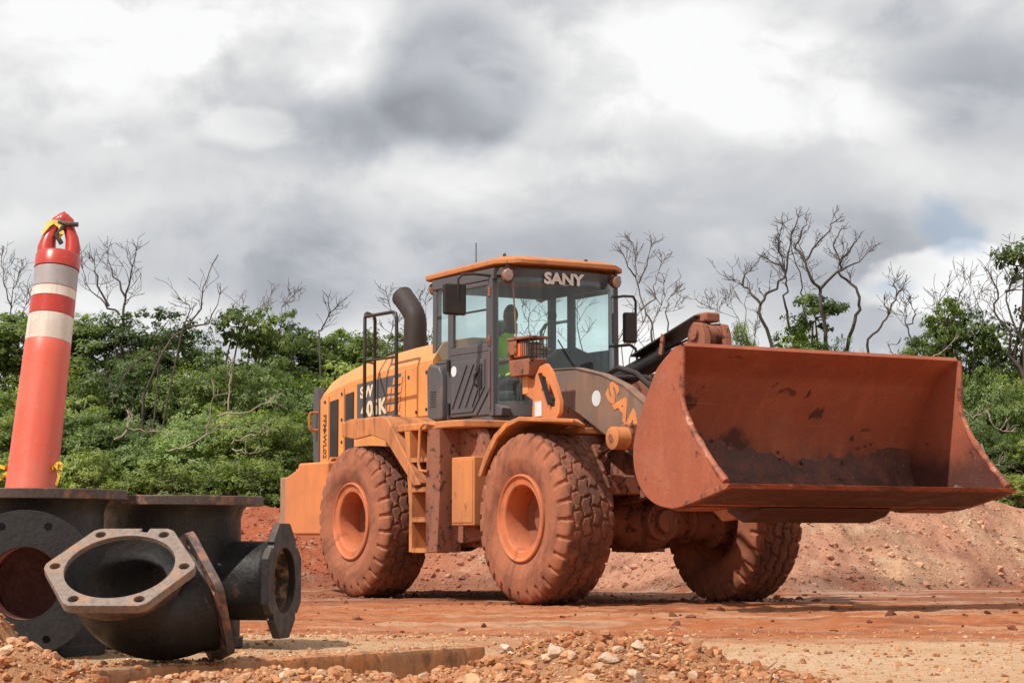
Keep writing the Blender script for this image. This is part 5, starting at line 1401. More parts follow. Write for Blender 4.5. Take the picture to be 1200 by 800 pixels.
# ================================================================== cast-iron pipe fittings in the foreground
def ring_flange(o, n, R, rb, th, mat, parent, holes, rh, bcr, name='flange', shape=None, rot=0.0, seg=120, slot=None):
    """flange: outline radius function or circle, bore rb, thickness th, drilled holes; o is the face centre and n points out of the face"""
    n = Vector(n).normalized(); ref = Vector((0, 0, 1)) if abs(n.z) < 0.9 else Vector((0, 1, 0))
    a = ref.cross(n).normalized(); b_ = n.cross(a); o = Vector(o)
    vs = []; fs = []
    for lay in (0.0, -th):
        for k in range(seg):
            t = 2 * PI * k / seg
            r_ = shape(t - rot) if shape else R
            dv = a * math.cos(t) + b_ * math.sin(t)
            vs.append(o + n * lay + dv * r_)
        for k in range(seg):
            t = 2 * PI * k / seg
            dv = a * math.cos(t) + b_ * math.sin(t)
            vs.append(o + n * lay + dv * rb)
    for k in range(seg):
        j = (k + 1) % seg
        fs.append((k, j, seg + j, seg + k)); fs.append((2 * seg + j, 2 * seg + k, 3 * seg + k, 3 * seg + j))
        fs.append((j, k, 2 * seg + k, 2 * seg + j)); fs.append((seg + k, seg + j, 3 * seg + j, 3 * seg + k))
    m = MB(); m.add(vs, fs)
    ob = m.build(name, mat, parent)
    c = MB()
    for k in range(holes):
        t = 2 * PI * (k + 0.5) / holes + rot
        p = o + (a * math.cos(t) + b_ * math.sin(t)) * bcr
        c.cyl(p + n * 0.05, p - n * (th + 0.05), rh, 20)
    if slot is not None:
        dv = a * math.cos(slot) + b_ * math.sin(slot)
        c.bar(o + dv * (bcr - 0.012), o + dv * (R + 0.1), 0.03, 0.2, n)
    if holes: cut(ob, c)
    md = ob.modifiers.new('bevel', 'BEVEL'); md.width = 0.005; md.segments = 2; md.limit_method = 'ANGLE'; md.angle_limit = math.radians(50)
    return ob, a, b_
def poly_shape(sides, R, cornr=0.12):
    def f(t):
        k = 2 * PI / sides
        u = ((t + k / 2) % k) - k / 2
        r_ = R * math.cos(PI / sides) / math.cos(u)
        return min(r_, R * (1 - cornr * 0.25))
    return f

# ---- upright tees
def tee(px_top, ytop, Y, Rf, Rb, branch, bn, br, bfR, name, label, bshape=None, zb=None, blen=0.0, bore_mat='bore', body_shift=0.0, rtop=0.02):
    top = at(px_top, ytop, Y)
    gz = h1(top.x, Y) if zb is None else zb
    t = empty(name, (top.x, Y, gz)); tag(t, label, 'pipe fitting')
    H_ = top.z - gz
    b = MB()
    b.lathe([(0.0, Rb + 0.015), (0.04, Rb + 0.015), (0.045, Rb), (0.12, Rb), (0.2, Rb + 0.004), (H_ - 0.10, Rb), (H_ - 0.06, Rb + 0.012), (H_ - 0.04, Rb + 0.03), (H_ - 0.035, Rb + 0.03)], 72)
    bo = b.build('body', M['iron'], t, angle=40)
    ring_flange((0, 0, H_), (0, 0, 1), Rf, rtop, 0.042, M['iron_rust'], t, 12, 0.016, Rf - 0.045, 'top_flange')
    # branch
    bp = Vector(branch) - Vector((top.x, Y, gz)); bn = Vector(bn).normalized()
    root = bp - bn * bn.dot(bp)          # point of the branch axis next to the body axis
    root = bp - bn * (math.sqrt(max(0.0, bp.x ** 2 + bp.y ** 2)) - 0.02)
    L_ = (bp - root).length
    m = MB()
    m.lathe([(0.0, br), (L_ - 0.07, br), (L_ - 0.05, br + 0.012), (L_ - 0.03, br + 0.03)], 56, root, bn)
    m.build('branch', M['iron'], t, angle=40)
    rec = min(0.12, L_ - Rb - 0.02)
    if rtop > 0.05:      # this tee is seen to be hollow: open the body wall behind the branch and line the inside
        li = MB(); li.lathe([(0.05 + (H_ - 0.10) * k_ / 30, Rb - 0.03) for k_ in range(31)], 72)
        lo_ = li.build('lining', M[bore_mat], t, angle=60)
        for ob_ in (bo, lo_):
            bm = bmesh.new(); bm.from_mesh(ob_.data)
            bmesh.ops.subdivide_edges(bm, edges=[e_ for e_ in bm.edges if abs(e_.verts[0].co.z - e_.verts[1].co.z) > 0.05], cuts=24) if ob_ is bo else None
            kill = [f_ for f_ in bm.faces if (f_.calc_center_median() - root).dot(bn) > 0 and ((f_.calc_center_median() - root) - bn * (f_.calc_center_median() - root).dot(bn)).length < br - 0.012]
            bmesh.ops.delete(bm, geom=kill, context='FACES'); bm.to_mesh(ob_.data); bm.free()
        m = MB(); m.lathe([(L_ + 0.001, br - 0.03), (Rb * 0.80, br - 0.03)], 56, root, bn)
        m.build('bore', M[bore_mat], t, angle=40)
        ring_flange(bp, bn, bfR, br - 0.032, 0.034, M['iron'], t, 8, 0.017, bfR - 0.05, 'branch_flange')
        return t, H_
    m = MB(); m.lathe([(L_ + 0.001, br - 0.03), (L_ - rec, br - 0.03), (L_ - rec, 0.0)], 56, root, bn)
    m.build('bore', M[bore_mat], t, angle=40)
    ring_flange(bp, bn, bfR, br - 0.032, 0.034, M['iron'], t, 8 if bshape is None else 4, 0.017, bfR - 0.05, 'branch_flange', bshape, 0.0)
    return t, H_
tee1c = at(28, 683, 9.14)
t1, H1 = tee(32, 574, 9.60, 0.42, 0.322, tee1c, (0.06, -1, 0.0), 0.178, 0.295, 'pipe_tee', 'black iron pipe tee with round bolted flange, under the striped post', rtop=0.135)
tee2c = at(334, 680, 10.2)
def oct_shape(t):
    # disc of 0.275 with flats cut at top and bottom
    return min(0.278, 0.25 / max(1e-3, abs(math.sin(t))) * 1.03, 0.225 / max(1e-3, abs(math.cos(t))) * 1.0, 0.305 / max(1e-3, (abs(math.cos(t)) + abs(math.sin(t)))) * 1.06)
t2, H2 = tee(202, 582, 10.32, 0.415, 0.313, tee2c, (0.972, -0.235, 0.0), 0.178, 0.278, 'pipe_tee', 'black iron pipe tee with cut-off side flange pointing at the loader', oct_shape, bore_mat='tan_plug')
# tan grease patch left on the branch face plate
# ---- elbow with hexagonal flanges lying in front
n1 = Vector((-0.05, -0.55, 0.835)).normalized(); n2 = Vector((0.86, 0.36, 0.33)); n2 = (n2 - n1 * n2.dot(n1)).normalized()
c1 = at(140, 669, 8.66)
ea = empty('pipe_elbow', (c1.x, c1.y, 0.1)); tag(ea, 'dark iron pipe elbow with rusty hexagonal flange lying on the kerb', 'pipe fitting')
off = Vector((c1.x, c1.y, 0.1)); f1 = c1 - off
RB_ = 0.19
pth = [f1 - n1 * 0.02, f1 - n1 * 0.075]
cen = f1 - n1 * 0.075 + n2 * RB_
for k in range(1, 17):
    an = PI / 2 * k / 16
    pth.append(cen + (-n2 * math.cos(an) - n1 * math.sin(an)) * RB_)
endp = pth[-1]; pth += [endp + n2 * 0.05, endp + n2 * 0.10]
b = MB()
rr = [0.238, 0.215] + [0.190 + 0.012 * (abs(k - 8) / 8) for k in range(16)] + [0.20, 0.212]
b.tube(pth, rr, 64, False)
b.build('body', M['iron'], ea, angle=50)
b = MB(); b.tube(pth, [r_ - 0.028 for r_ in rr], 64, False)
me = b.mesh('bore', 50); bm = bmesh.new(); bm.from_mesh(me); bmesh.ops.reverse_faces(bm, faces=bm.faces); bm.to_mesh(me); bm.free()
link_obj('bore', me, M['iron'], ea)
b = MB(); b.lathe([(-0.034, 0.262), (-0.05, 0.256), (-0.085, 0.236), (-0.105, 0.212)], 64, f1, n1); b.build('collar', M['iron_rust'], ea, angle=50)
hexs = poly_shape(6, 0.302)
fl, fa, fb = ring_flange(f1, n1, 0.3, 0.212, 0.036, M['iron_face'], ea, 6, 0.021, 0.252, 'flange', hexs, PI / 6, slot=math.radians(80))
# open slot in the flange edge
sl = f1 + (fa * math.cos(math.radians(62)) + fb * math.sin(math.radians(62))) * 0.272
f2 = endp + n2 * 0.105
ring_flange(f2 + n2 * 0.03, n2, 0.3, 0.185, 0.032, M['iron_rust'], ea, 6, 0.021, 0.240, 'flange', poly_shape(6, 0.290), 0.35)
mz = min((Vector(v.co)).z for o_ in ea.children for v in o_.data.vertices)
gz = h1(c1.x + 0.15, c1.y + 0.2)
ea.location.z = gz - mz - 0.006

# ================================================================== striped delineator post standing on the tee
PB = at(36, 573, 9.60); PT = at(74, 252, 9.86)
axis = (PT - PB).normalized()
post = empty('delineator_post', (PB.x, PB.y, t1.location.z + H1)); tag(post, 'faded red delineator post with white bands stuck leaning in the black pipe tee', 'delineator')
q = Vector((0, 0, 1)).rotation_difference(axis); post.rotation_mode = 'QUATERNION'; post.rotation_quaternion = q
HL = (PT - PB).length
def plastic(name, c, dirt, rough=0.45, streak=0.25):
    m, nt = new_mat(name)
    oc = nt.n('ShaderNodeTexCoord').outputs['Object']
    a1 = nt.noise(oc, 5, 6, 0.6); a2 = nt.noise(nt.vscale(oc, (30, 30, 2)), 1.0, 4, 0.6); a3 = nt.noise(oc, 60, 4, 0.7)
    cc = nt.mix(nt.ramp(a1, 0.35, 0.7, 0, 0.75), c, dirt)
    cc = nt.mix(nt.ramp(a2, 0.5, 0.75, 0, streak), cc, tuple(x * 0.55 for x in dirt))
    cc = nt.mix(nt.ramp(a3, 0.58, 0.72, 0, 0.5), cc, (0.45, 0.25, 0.18))
    cc = nt.mix(nt.ramp(nt.noise(oc, 13, 6, 0.72), 0.56, 0.70, 0, 0.45), cc, tuple(x * 0.6 + 0.06 for x in dirt))
    surf(nt, cc, rough, 0, nt.math('ADD', a1, nt.math('MULTIPLY', a3, 0.4)), 0.12, 0.006)
    return m
m_red = plastic('faded red plastic', (0.62, 0.090, 0.050), (0.58, 0.135, 0.085))
m_sheet = plastic('red reflective band', (0.42, 0.028, 0.018), (0.40, 0.05, 0.03), 0.3)
m_white = plastic('white reflective band', (0.66, 0.60, 0.53), (0.46, 0.36, 0.30), 0.35, 0.5)
m_grey = plastic('scuffed grey band', (0.36, 0.33, 0.34), (0.26, 0.22, 0.22), 0.4, 0.7)
zs = lambda y: (573 - y) / (573 - 252) * HL        # photo row -> height along the post
R0, R1 = 0.108, 0.094
def pr(z): return R0 + (R1 - R0) * z / zs(300)
def shellpart(z0, z1, nm, mat, extra=0.0):
    b = MB(); n_ = 6
    pf = [(z0, pr(z0) + extra - 0.004)] + [(z0 + (z1 - z0) * k / n_, pr(z0 + (z1 - z0) * k / n_) + extra) for k in range(n_ + 1)] + [(z1, pr(z1) + extra - 0.004)]
    b.lathe(pf, 56); return b.build(nm, mat, post, angle=50)
b = MB()
pf = [(-0.22, 0.0), (-0.22, R0 + 0.002), (0.0, R0 + 0.001), (0.01, R0)] + [(zs(405) * k / 10, pr(zs(405) * k / 10)) for k in range(1, 11)] + [(zs(403), pr(zs(403)) - 0.003)] + [(zs(318), pr(zs(318)) - 0.003)]
b.lathe(pf, 56); b.build('body', m_red, post, angle=50)
shellpart(zs(404), zs(374), 'white_band', m_white)
shellpart(zs(373), zs(354), 'red_band', m_sheet)
shellpart(zs(353), zs(342), 'white_band', m_white)
shellpart(zs(341), zs(318), 'grey_band', m_grey)
b = MB(); zt = zs(299)
b.lathe([(zs(317), R1 - 0.006), (zs(317), R1 + 0.004), (zt - 0.012, R1 + 0.004), (zt, R1 - 0.004), (zt, R1 - 0.03), (zt + 0.004, 0.0)], 56); b.build('rim', m_sheet, post, angle=40)
# loop handle: two shoulders joining in a knob
b = MB()
b.tube([(-0.052, 0, zt - 0.02), (-0.056, 0, zt + 0.03), (-0.050, 0, zt + 0.075), (-0.034, 0, zt + 0.115), (-0.020, 0, zt + 0.150), (0.004, 0, zt + 0.166), (0.024, 0, zt + 0.150), (0.036, 0, zt + 0.115), (0.052, 0, zt + 0.075), (0.060, 0, zt + 0.03), (0.056, 0, zt - 0.02)],
       [0.042, 0.040, 0.032, 0.026, 0.030, 0.036, 0.030, 0.025, 0.029, 0.034, 0.036], 22)
b.lathe([(0.036 * math.sin(a_), 0.036 * math.cos(a_)) for a_ in np.linspace(-PI / 2, PI / 2, 11)], 22, (0.003, 0, zt + 0.160))
b.build('handle', m_sheet, post, angle=60)
# strips tied round the handle and the caution tape at the foot
m_tape = plastic('yellow caution tape', (0.72, 0.47, 0.03), (0.62, 0.40, 0.05), 0.4)
m_blk = plastic('black strap', (0.02, 0.018, 0.016), (0.06, 0.05, 0.04))
def ribbon(b, pts, w, up=(0, 0, 1)):
    P = [Vector(p) for p in pts]; vs = []; fs = []
    for i, p in enumerate(P):
        d = (P[min(i + 1, len(P) - 1)] - P[max(i - 1, 0)]).normalized()
        u = Vector(up); u = (u - d * u.dot(d)).normalized(); nn = d.cross(u) * 0.0012
        vs += [p - u * w / 2 - nn, p + u * w / 2 - nn, p + u * w / 2 + nn, p - u * w / 2 + nn]
    for i in range(len(P) - 1):
        for k in range(4):
            fs.append((i * 4 + k, i * 4 + (k + 1) % 4, (i + 1) * 4 + (k + 1) % 4, (i + 1) * 4 + k))
    fs.append((0, 1, 2, 3)); fs.append(tuple(len(P) * 4 - 4 + k for k in (3, 2, 1, 0)))
    b.add(vs, fs)
Pm = Matrix.Translation(post.location) @ q.to_matrix().to_4x4()
tie = empty('handle_tie', post.location); tag(tie, 'yellow strip and black strap knotted round the post handle', 'strap')
tie.rotation_mode = 'QUATERNION'; tie.rotation_quaternion = q
b = MB(); zh = zt + 0.13
ribbon(b, [(-0.075 + 0.0, -0.03, zh - 0.045), (-0.055, -0.036, zh - 0.01), (-0.03, -0.032, zh + 0.01), (0.0, -0.034, zh - 0.01), (0.01, -0.034, zh - 0.045), (0.0, -0.030, zh - 0.07)], 0.018, (0.3, 0, 1))
ribbon(b, [(-0.062, -0.028, zh + 0.002), (-0.03, -0.033, zh + 0.014), (0.015, -0.034, zh + 0.008)], 0.012)
b.build('strip', m_tape, tie)
b = MB(); b.tube([(-0.01, -0.03, zh + 0.012), (0.03, -0.034, zh + 0.004), (0.078, -0.03, zh + 0.004)], 0.011, 8)
b.tube([(0.015, -0.03, zh - 0.005), (-0.012, -0.026, zh - 0.05), (0.012, -0.024, zh - 0.085)], 0.011, 8)
b.build('strap', m_blk, tie)
tape = empty('caution_tape', (post.location.x, post.location.y, post.location.z)); tag(tape, 'yellow caution tape looped round the foot of the striped post', 'tape')
b = MB(); rr_ = R0 + 0.004; z0 = 0.095
ribbon(b, [(rr_ * math.cos(t), rr_ * math.sin(t), z0 + 0.004 * math.sin(3 * t)) for t in [math.radians(d) for d in range(-25, 190, 15)]], 0.016)
ribbon(b, [(-rr_, 0.0, z0), (-0.16, 0.01, z0 + 0.012), (-0.4, 0.05, z0 + 0.03), (-0.9, 0.12, z0 + 0.03), (-1.5, 0.2, z0 + 0.06)], 0.016)
ribbon(b, [(-rr_ + 0.004, 0.03, z0 - 0.02), (-0.16, 0.04, z0 - 0.06), (-0.4, 0.06, z0 - 0.09), (-0.9, 0.12, z0 - 0.10), (-1.5, 0.2, z0 - 0.06)], 0.016)
b.build('strip', m_tape, tape)
b = MB()
for k in range(7):
    a0 = k * 0.9
    ribbon(b, [(rr_ + 0.012 + 0.015 * math.cos(a0 + t * 0.8) * (0.5 + 0.1 * k), -0.03 + 0.012 * math.sin(a0 * 2 + t), z0 + 0.004 + 0.017 * math.sin(a0 + t * 0.8)) for t in range(6)], 0.011, (math.sin(a0), 0.4, math.cos(a0)))
ribbon(b, [(rr_ + 0.01, -0.03, z0), (rr_ + 0.014, -0.035, z0 - 0.04), (rr_ + 0.002, -0.03, z0 - 0.075)], 0.012, (1, 0, 0.2))
b.build('knot', m_tape, tape)
st_ = empty('tape_stake', (post.location.x - 1.5, post.location.y + 0.2, h1(post.location.x - 1.5, post.location.y + 0.2))); tag(st_, 'wooden stake holding the far end of the yellow tape', 'stake')
MB().prism([(-0.02, -0.25), (0.0, -0.3), (0.02, -0.25), (0.022, 1.0), (-0.022, 1.0)], -0.02, 0.02).build('stake', dusty('weathered stake wood', (0.32, 0.22, 0.13), (0.35, 0.17, 0.1), 0.3, 0.85, 6, 0.05), st_, 0.003)
# ================================================================== vegetation
def leaf_mat(name, dark, light, trans=0.4):
    m, nt = new_mat(name)
    a = nt.n('ShaderNodeAttribute', attribute_name='tint')
    oi = nt.n('ShaderNodeObjectInfo')
    f = nt.math('ADD', nt.math('MULTIPLY', a.outputs['Fac'], 0.8), nt.math('MULTIPLY', nt.math('SUBTRACT', oi.outputs['Random'], 0.5), 0.5), clamp=True)
    c = nt.mix(f, dark, light)
    d = nt.n('ShaderNodeBsdfPrincipled'); nt.put(d.inputs['Base Color'], c); d.inputs['Roughness'].default_value = 0.5; d.inputs['Specular IOR Level'].default_value = 0.35
    t = nt.n('ShaderNodeBsdfTranslucent'); nt.put(t.inputs[0], nt.mix(1.0, c, (1.1, 1.25, 0.6), 'MULTIPLY'))
    mx = nt.n('ShaderNodeMixShader', i_0=trans, i_1=d, i_2=t)
    nt.n('ShaderNodeOutputMaterial', i_Surface=mx)
    return m
M['leaf_l'] = leaf_mat('light feathery leaves', (0.08, 0.118, 0.024), (0.41, 0.48, 0.11))
M['leaf_m'] = leaf_mat('grey green dusty leaves', (0.066, 0.10, 0.028), (0.32, 0.42, 0.135))
M['leaf_d'] = leaf_mat('dark glossy leaves', (0.052, 0.085, 0.019), (0.28, 0.36, 0.076))
M['bark'] = dusty('grey brown bark', (0.085, 0.062, 0.048), (0.15, 0.10, 0.075), 0.3, 0.9, 6, 0.05, bump=0.4, updust=0)
M['deadwood'] = dusty('dark dead wood', (0.060, 0.048, 0.043), (0.13, 0.10, 0.085), 0.3, 0.9, 6, 0.05, bump=0.3, updust=0)
M['greywood'] = dusty('weathered grey twigs', (0.13, 0.108, 0.095), (0.2, 0.16, 0.14), 0.3, 0.9, 6, 0.05, bump=0.3, updust=0)
M['palewood'] = dusty('bleached dead wood', (0.36, 0.29, 0.235), (0.25, 0.19, 0.15), 0.3, 0.9, 6, 0.05, bump=0.3, updust=0)

def leaves(clumps, rng, L=0.075, W_=0.034, per=130, up=0.30):
    """clumps: list of (centre, radius, tint). returns arrays for a mesh of little leaf quads"""
    Ps, Ts = [], []
    for c, rc, tint, lc in clumps:
        k = int(per * (rc / 0.35) ** 2)
        d = rng.normal(size=(k, 3)); d /= np.linalg.norm(d, axis=1)[:, None]
        rad = rc * (0.35 + 0.65 * rng.random(k) ** 0.55)
        # sprays: leaves gather along a few shoots that reach out of the clump
        ns = max(5, int(k / 13)); sh = rng.normal(size=(ns, 3)); sh[:, 2] = np.abs(sh[:, 2]) * 0.8 - 0.15
        sh /= np.linalg.norm(sh, axis=1)[:, None]
        own = rng.integers(0, ns, k)
        mixd = sh[own] * 1.0 + d * 0.34
        mixd /= np.linalg.norm(mixd, axis=1)[:, None]
        pos = c + mixd * (rad * rng.uniform(0.8, 1.25, ns)[own])[:, None] * np.array((1, 1, 0.72))
        ld = pos - lc; ld /= np.linalg.norm(ld, axis=1)[:, None] + 1e-9
        nrm = mixd * 0.45 + ld * 0.65 + np.array((0, 0, up)) + rng.normal(size=(k, 3)) * 0.24
        nrm /= np.linalg.norm(nrm, axis=1)[:, None]
        tan = sh[own] + rng.normal(size=(k, 3)) * 0.7
        tan -= nrm * np.sum(tan * nrm, 1)[:, None]; tan /= np.linalg.norm(tan, axis=1)[:, None] + 1e-9
        bit = np.cross(nrm, tan)
        l = (L * rng.uniform(0.6, 1.3, k))[:, None]; ww = (W_ * rng.uniform(0.7, 1.3, k))[:, None]
        q = np.stack([pos - tan * l * 0.5, pos + bit * ww * 0.5 - nrm * 0.006, pos + tan * l * 0.5 - nrm * 0.012, pos - bit * ww * 0.5 - nrm * 0.006], 1)
        Ps.append(q.reshape(-1, 3))
        Ts.append(np.repeat(np.clip(tint + rng.normal(size=k) * 0.16, 0, 1), 4))
    return np.concatenate(Ps), np.concatenate(Ts)
def leaf_mesh(name, clumps, rng, mat, **kw):
    V, T = leaves(clumps, rng, **kw)
    n = len(V) // 4
    me = bpy.data.meshes.new(name)
    me.vertices.add(len(V)); me.vertices.foreach_set('co', V.ravel())
    me.loops.add(4 * n); me.loops.foreach_set('vertex_index', np.arange(4 * n, dtype=np.int32))
    me.polygons.add(n); me.polygons.foreach_set('loop_start', np.arange(0, 4 * n, 4, dtype=np.int32))
    me.update(calc_edges=True)
    at_ = me.attributes.new('tint', 'FLOAT', 'POINT'); at_.data.foreach_set('value', T.astype(np.float32))
    me.materials.append(mat)
    return me
def wander(rng, p0, p1, n=6, amp=0.12):
    p0 = np.array(p0, float); p1 = np.array(p1, float)
    L_ = np.linalg.norm(p1 - p0); out = [p0]
    o = np.zeros(3)
    for k in range(1, n):
        o = o * 0.6 + rng.normal(size=3) * amp * L_ * 0.35
        out.append(p0 + (p1 - p0) * k / n + o * math.sin(PI * k / n))
    out.append(p1)
    return out
def proto(kind, seed):
    """returns (crown mesh, trunk mesh, height, width)"""
    rng = np.random.default_rng(seed)
    clumps = []; br = MB()
    if kind == 'bush':
        H_, W_ = 2.6, 3.2; nl = 9; mat = M['leaf_m'] if seed in (2, 4) else M['leaf_l']; kw = dict(per=250, L=0.075, W_=0.030) if seed in (1, 2) else dict(per=300, L=0.068, W_=0.023)
    elif kind == 'tree':
        H_, W_ = 4.2, 3.4; nl = 11; mat = M['leaf_d']; kw = dict(per=190, L=0.082, W_=0.038)
    elif kind == 'open':
        H_, W_ = 4.4, 2.6; nl = 9; mat = M['leaf_d']; kw = dict(per=150, L=0.095, W_=0.045)
    else:
        H_, W_ = 1.3, 2.2; nl = 7; mat = M['leaf_l']; kw = dict(per=170, L=0.075, W_=0.026)
    lobes = []
    for i in range(nl):
        a = 2 * PI * (i + rng.uniform(-.3, .3)) / nl
        if kind == 'open':
            zc = H_ * rng.uniform(0.45, 0.93); rr_ = W_ * 0.5 * rng.uniform(0.15, 0.8) * (1.15 - 0.5 * zc / H_); R_ = rng.uniform(0.32, 0.55)
        elif kind == 'tree':
            zc = H_ * rng.uniform(0.30, 0.86); rr_ = W_ * 0.5 * rng.uniform(0.2, 0.75) * (1.25 - 0.75 * zc / H_); R_ = rng.uniform(0.55, 0.85)
        else:
            zc = H_ * rng.uniform(0.22, 0.74); rr_ = W_ * 0.5 * rng.uniform(0.25, 0.72) * (1.2 - 0.7 * zc / H_); R_ = H_ * rng.uniform(0.22, 0.33)
        lobes.append((np.array((rr_ * math.cos(a), rr_ * math.sin(a), zc)), R_))
    if kind != 'open':
        R_ = (0.30 if kind == 'tree' else 0.36) * H_ * 0.8
        lobes.append((np.array((0, 0, H_ - R_)), R_)); lobes.append((np.array((0, 0, H_ * 0.4)), W_ * 0.32))
    else:
        lobes.append((np.array((0.1, 0, H_ - 0.45)), 0.5))
    for (c, R_) in lobes:
        br.tube([tuple(p) for p in wander(rng, (rng.uniform(-.12, .12), rng.uniform(-.12, .12), -0.15), c, 6)], list(np.linspace(0.055 * H_ / 3, 0.014, 7)), 6)
        k = int(18 * (R_ / 0.7) ** 2) + 6
        tl = rng.uniform(0.15, 0.7)
        for _ in range(k):
            d = rng.normal(size=3); d /= np.linalg.norm(d); d[2] = d[2] * 0.8 + 0.12
            if d[2] < -0.15 and rng.random() < 0.4: continue
            p = c + d * R_ * rng.uniform(0.72, 1.08)
            p[2] = max(p[2], 0.12)
            rc = rng.uniform(0.17, 0.34) * (0.85 if kind in ('open', 'low') else 1.0)
            clumps.append((p, rc, float(np.clip(tl + rng.normal() * 0.13, 0.05, 0.95)), c))
            if rng.random() < 0.35:
                br.tube([tuple(x) for x in wander(rng, c, p, 4, 0.2)], [0.014, 0.012, 0.009, 0.007, 0.004], 4)
    crown = leaf_mesh('crown', clumps, rng, mat, **kw)
    trunk = br.mesh('trunk', 60); trunk.materials.append(M['bark'])
    co = np.empty(len(crown.vertices) * 3); crown.vertices.foreach_get('co', co); co = co.reshape(-1, 3)
    return crown, trunk, float(np.percentile(co[:, 2], 99.5)), float(np.percentile(co[:, 0], 98.5) - np.percentile(co[:, 0], 1.5))
PROTO = {k: [proto(k, s) for s in seeds] for k, seeds in dict(bush=(1, 2, 3, 4), tree=(5, 6, 7), open=(8, 9), low=(10, 12)).items()}
rv = random.Random(5)
def plant(kind, var, px, ytop, Y, wpx, label, group=None, name=None, cat=None):
    cr, tr, H_, W_ = PROTO[kind][var % len(PROTO[kind])]
    p = at(px, ytop, Y); zb = h1(p.x, Y) - 0.03
    sz = (p.z - zb) / H_; sx = wpx / FPX * Y / W_
    nm = name or {'bush': 'leafy_bush', 'tree': 'small_tree', 'open': 'open_crowned_tree', 'low': 'low_shrub'}[kind]
    r_ = empty(nm, (p.x, Y, zb), rv.uniform(0, 2 * PI)); r_.scale = (sx, sx, sz)
    tag(r_, label, cat or ('tree' if kind in ('tree', 'open') else 'bush'), group)
    link_obj('crown', cr, None, r_); link_obj('trunk', tr, None, r_)
    return r_
GL = 'thicket left of the loader'; GR = 'thicket right of the bucket'; GB = 'thicket behind the loader'
LEFT = [
    # back row
    ('tree', 0, 12, 372, 42.0, 190, 'dark tree at the left edge behind the striped post', None),
    ('tree', 1, 128, 368, 41.5, 170, 'dark rounded tree just right of the striped post', None),
    ('tree', 2, 200, 392, 42.5, 130, 'dark tree crown low in the skyline between rounded tree and twin tops', None),
    ('open', 0, 268, 362, 40.5, 74, 'left of the two narrow clumpy tree tops beside the loader', None),
    ('open', 1, 312, 363, 40.8, 84, 'right of the two narrow clumpy tree tops beside the loader', None),
    ('tree', 0, 345, 388, 42.0, 130, 'dark tree right behind the loader hood end', None),
    ('tree', 1, 398, 388, 42.5, 120, 'dark tree above the loader hood left of the handrail', None),
    ('tree', 2, 462, 391, 42.0, 130, 'dark tree behind the handrail and exhaust stack', None),
    # middle
    ('bush', 0, 60, 432, 38.5, 170, 'leafy green bush behind the middle of the striped post', GL),
    ('bush', 1, 165, 425, 38.8, 190, 'tall green bush under the leaning bare branch', GL),
    ('bush', 2, 262, 430, 38.5, 170, 'tall green bush below the twin clumpy tree tops', GL),
    ('bush', 3, 338, 425, 39.0, 170, 'tall green bush beside the loader hood end', GL),
    ('bush', 0, 420, 430, 39.5, 170, 'green bush mostly hidden by the loader hood', GL),
    ('bush', 3, -30, 445, 38.0, 170, 'green bush cut by the left picture edge', GL),
    # front
    ('bush', 1, 110, 486, 36.0, 180, 'light feathery bush right of the post at mid height', GL),
    ('bush', 3, 230, 478, 36.2, 180, 'light feathery bush in the centre of the left thicket', GL),
    ('bush', 2, 315, 482, 36.0, 160, 'light feathery bush left of the counterweight', GL),
    ('bush', 0, 385, 490, 36.8, 160, 'light bush behind the loader rear wheel', GL),
    ('bush', 2, 10, 492, 36.0, 170, 'light bush left of the post near the yellow tape', GL),
    ('low', 0, 108, 527, 34.2, 100, 'small low shrub right of the yellow tape knot', None),
    ('low', 1, 203, 541, 33.9, 92, 'small pale low shrub above the second pipe tee', None),
    ('low', 0, 30, 536, 34.4, 110, 'small low shrub behind the foot of the post', None),
    ('low', 1, 292, 536, 34.4, 110, 'low shrub left of the orange counterweight', None),
]
for (k, v_, px, yt, Y, wpx, lab, g) in LEFT: plant(k, v_, px, yt, Y, wpx, lab, g)
MID = [('tree', 0, 540, 432, 42, 150), ('bush', 1, 640, 470, 39, 190), ('bush', 2, 740, 470, 39, 190), ('bush', 0, 840, 440, 39.5, 180), ('bush', 3, 560, 480, 37, 190), ('bush', 1, 1000, 436, 39.5, 180)]
for i, (k, v_, px, yt, Y, wpx) in enumerate(MID):
    plant(k, v_, px, yt, Y, wpx, 'green thicket plant almost wholly hidden behind the loader', GB)
RIGHT = [
    ('open', 0, 952, 345, 38.5, 90, 'clumpy green tree above the middle of the bucket edge', None),
    ('bush', 0, 932, 386, 38.9, 90, 'leafy bush top peeping over the bucket at its middle', None),
    ('bush', 3, 992, 400, 38.6, 66, 'small green bush over the bucket right of the middle', None),
    ('bush', 2, 868, 382, 40, 50, 'small olive bush beside the linkage top', None),
    ('tree', 1, 1085, 388, 39.5, 96, 'green tree behind the right top corner of the bucket', None),
    ('open', 1, 1118, 352, 39.0, 90, 'open clumpy tree above the right top corner of the bucket', None),
    ('tree', 2, 1168, 418, 39.8, 110, 'darker tree right of the open clumpy tree', None),
    ('bush', 1, 1150, 440, 37.2, 130, 'light feathery bush right of the bucket', GR),
    ('bush', 2, 1210, 436, 37.8, 130, 'light green bush cut by the right picture edge', GR),
    ('open', 0, 1204, 284, 38.2, 90, 'tall open tree with leaf tufts cut by the right edge', None),
    ('bush', 3, 1165, 500, 35.6, 120, 'pale green bush right of the bucket lip', GR),
    ('bush', 0, 1215, 505, 35.4, 120, 'green bush above the right end of the spoil bank', GR),
    ('bush', 1, 1105, 470, 37.0, 150, 'green bush half hidden by the bucket side', GR),
    ('low', 0, 1185, 556, 33.9, 90, 'low dark shrub above the spoil bank at right', None),
]
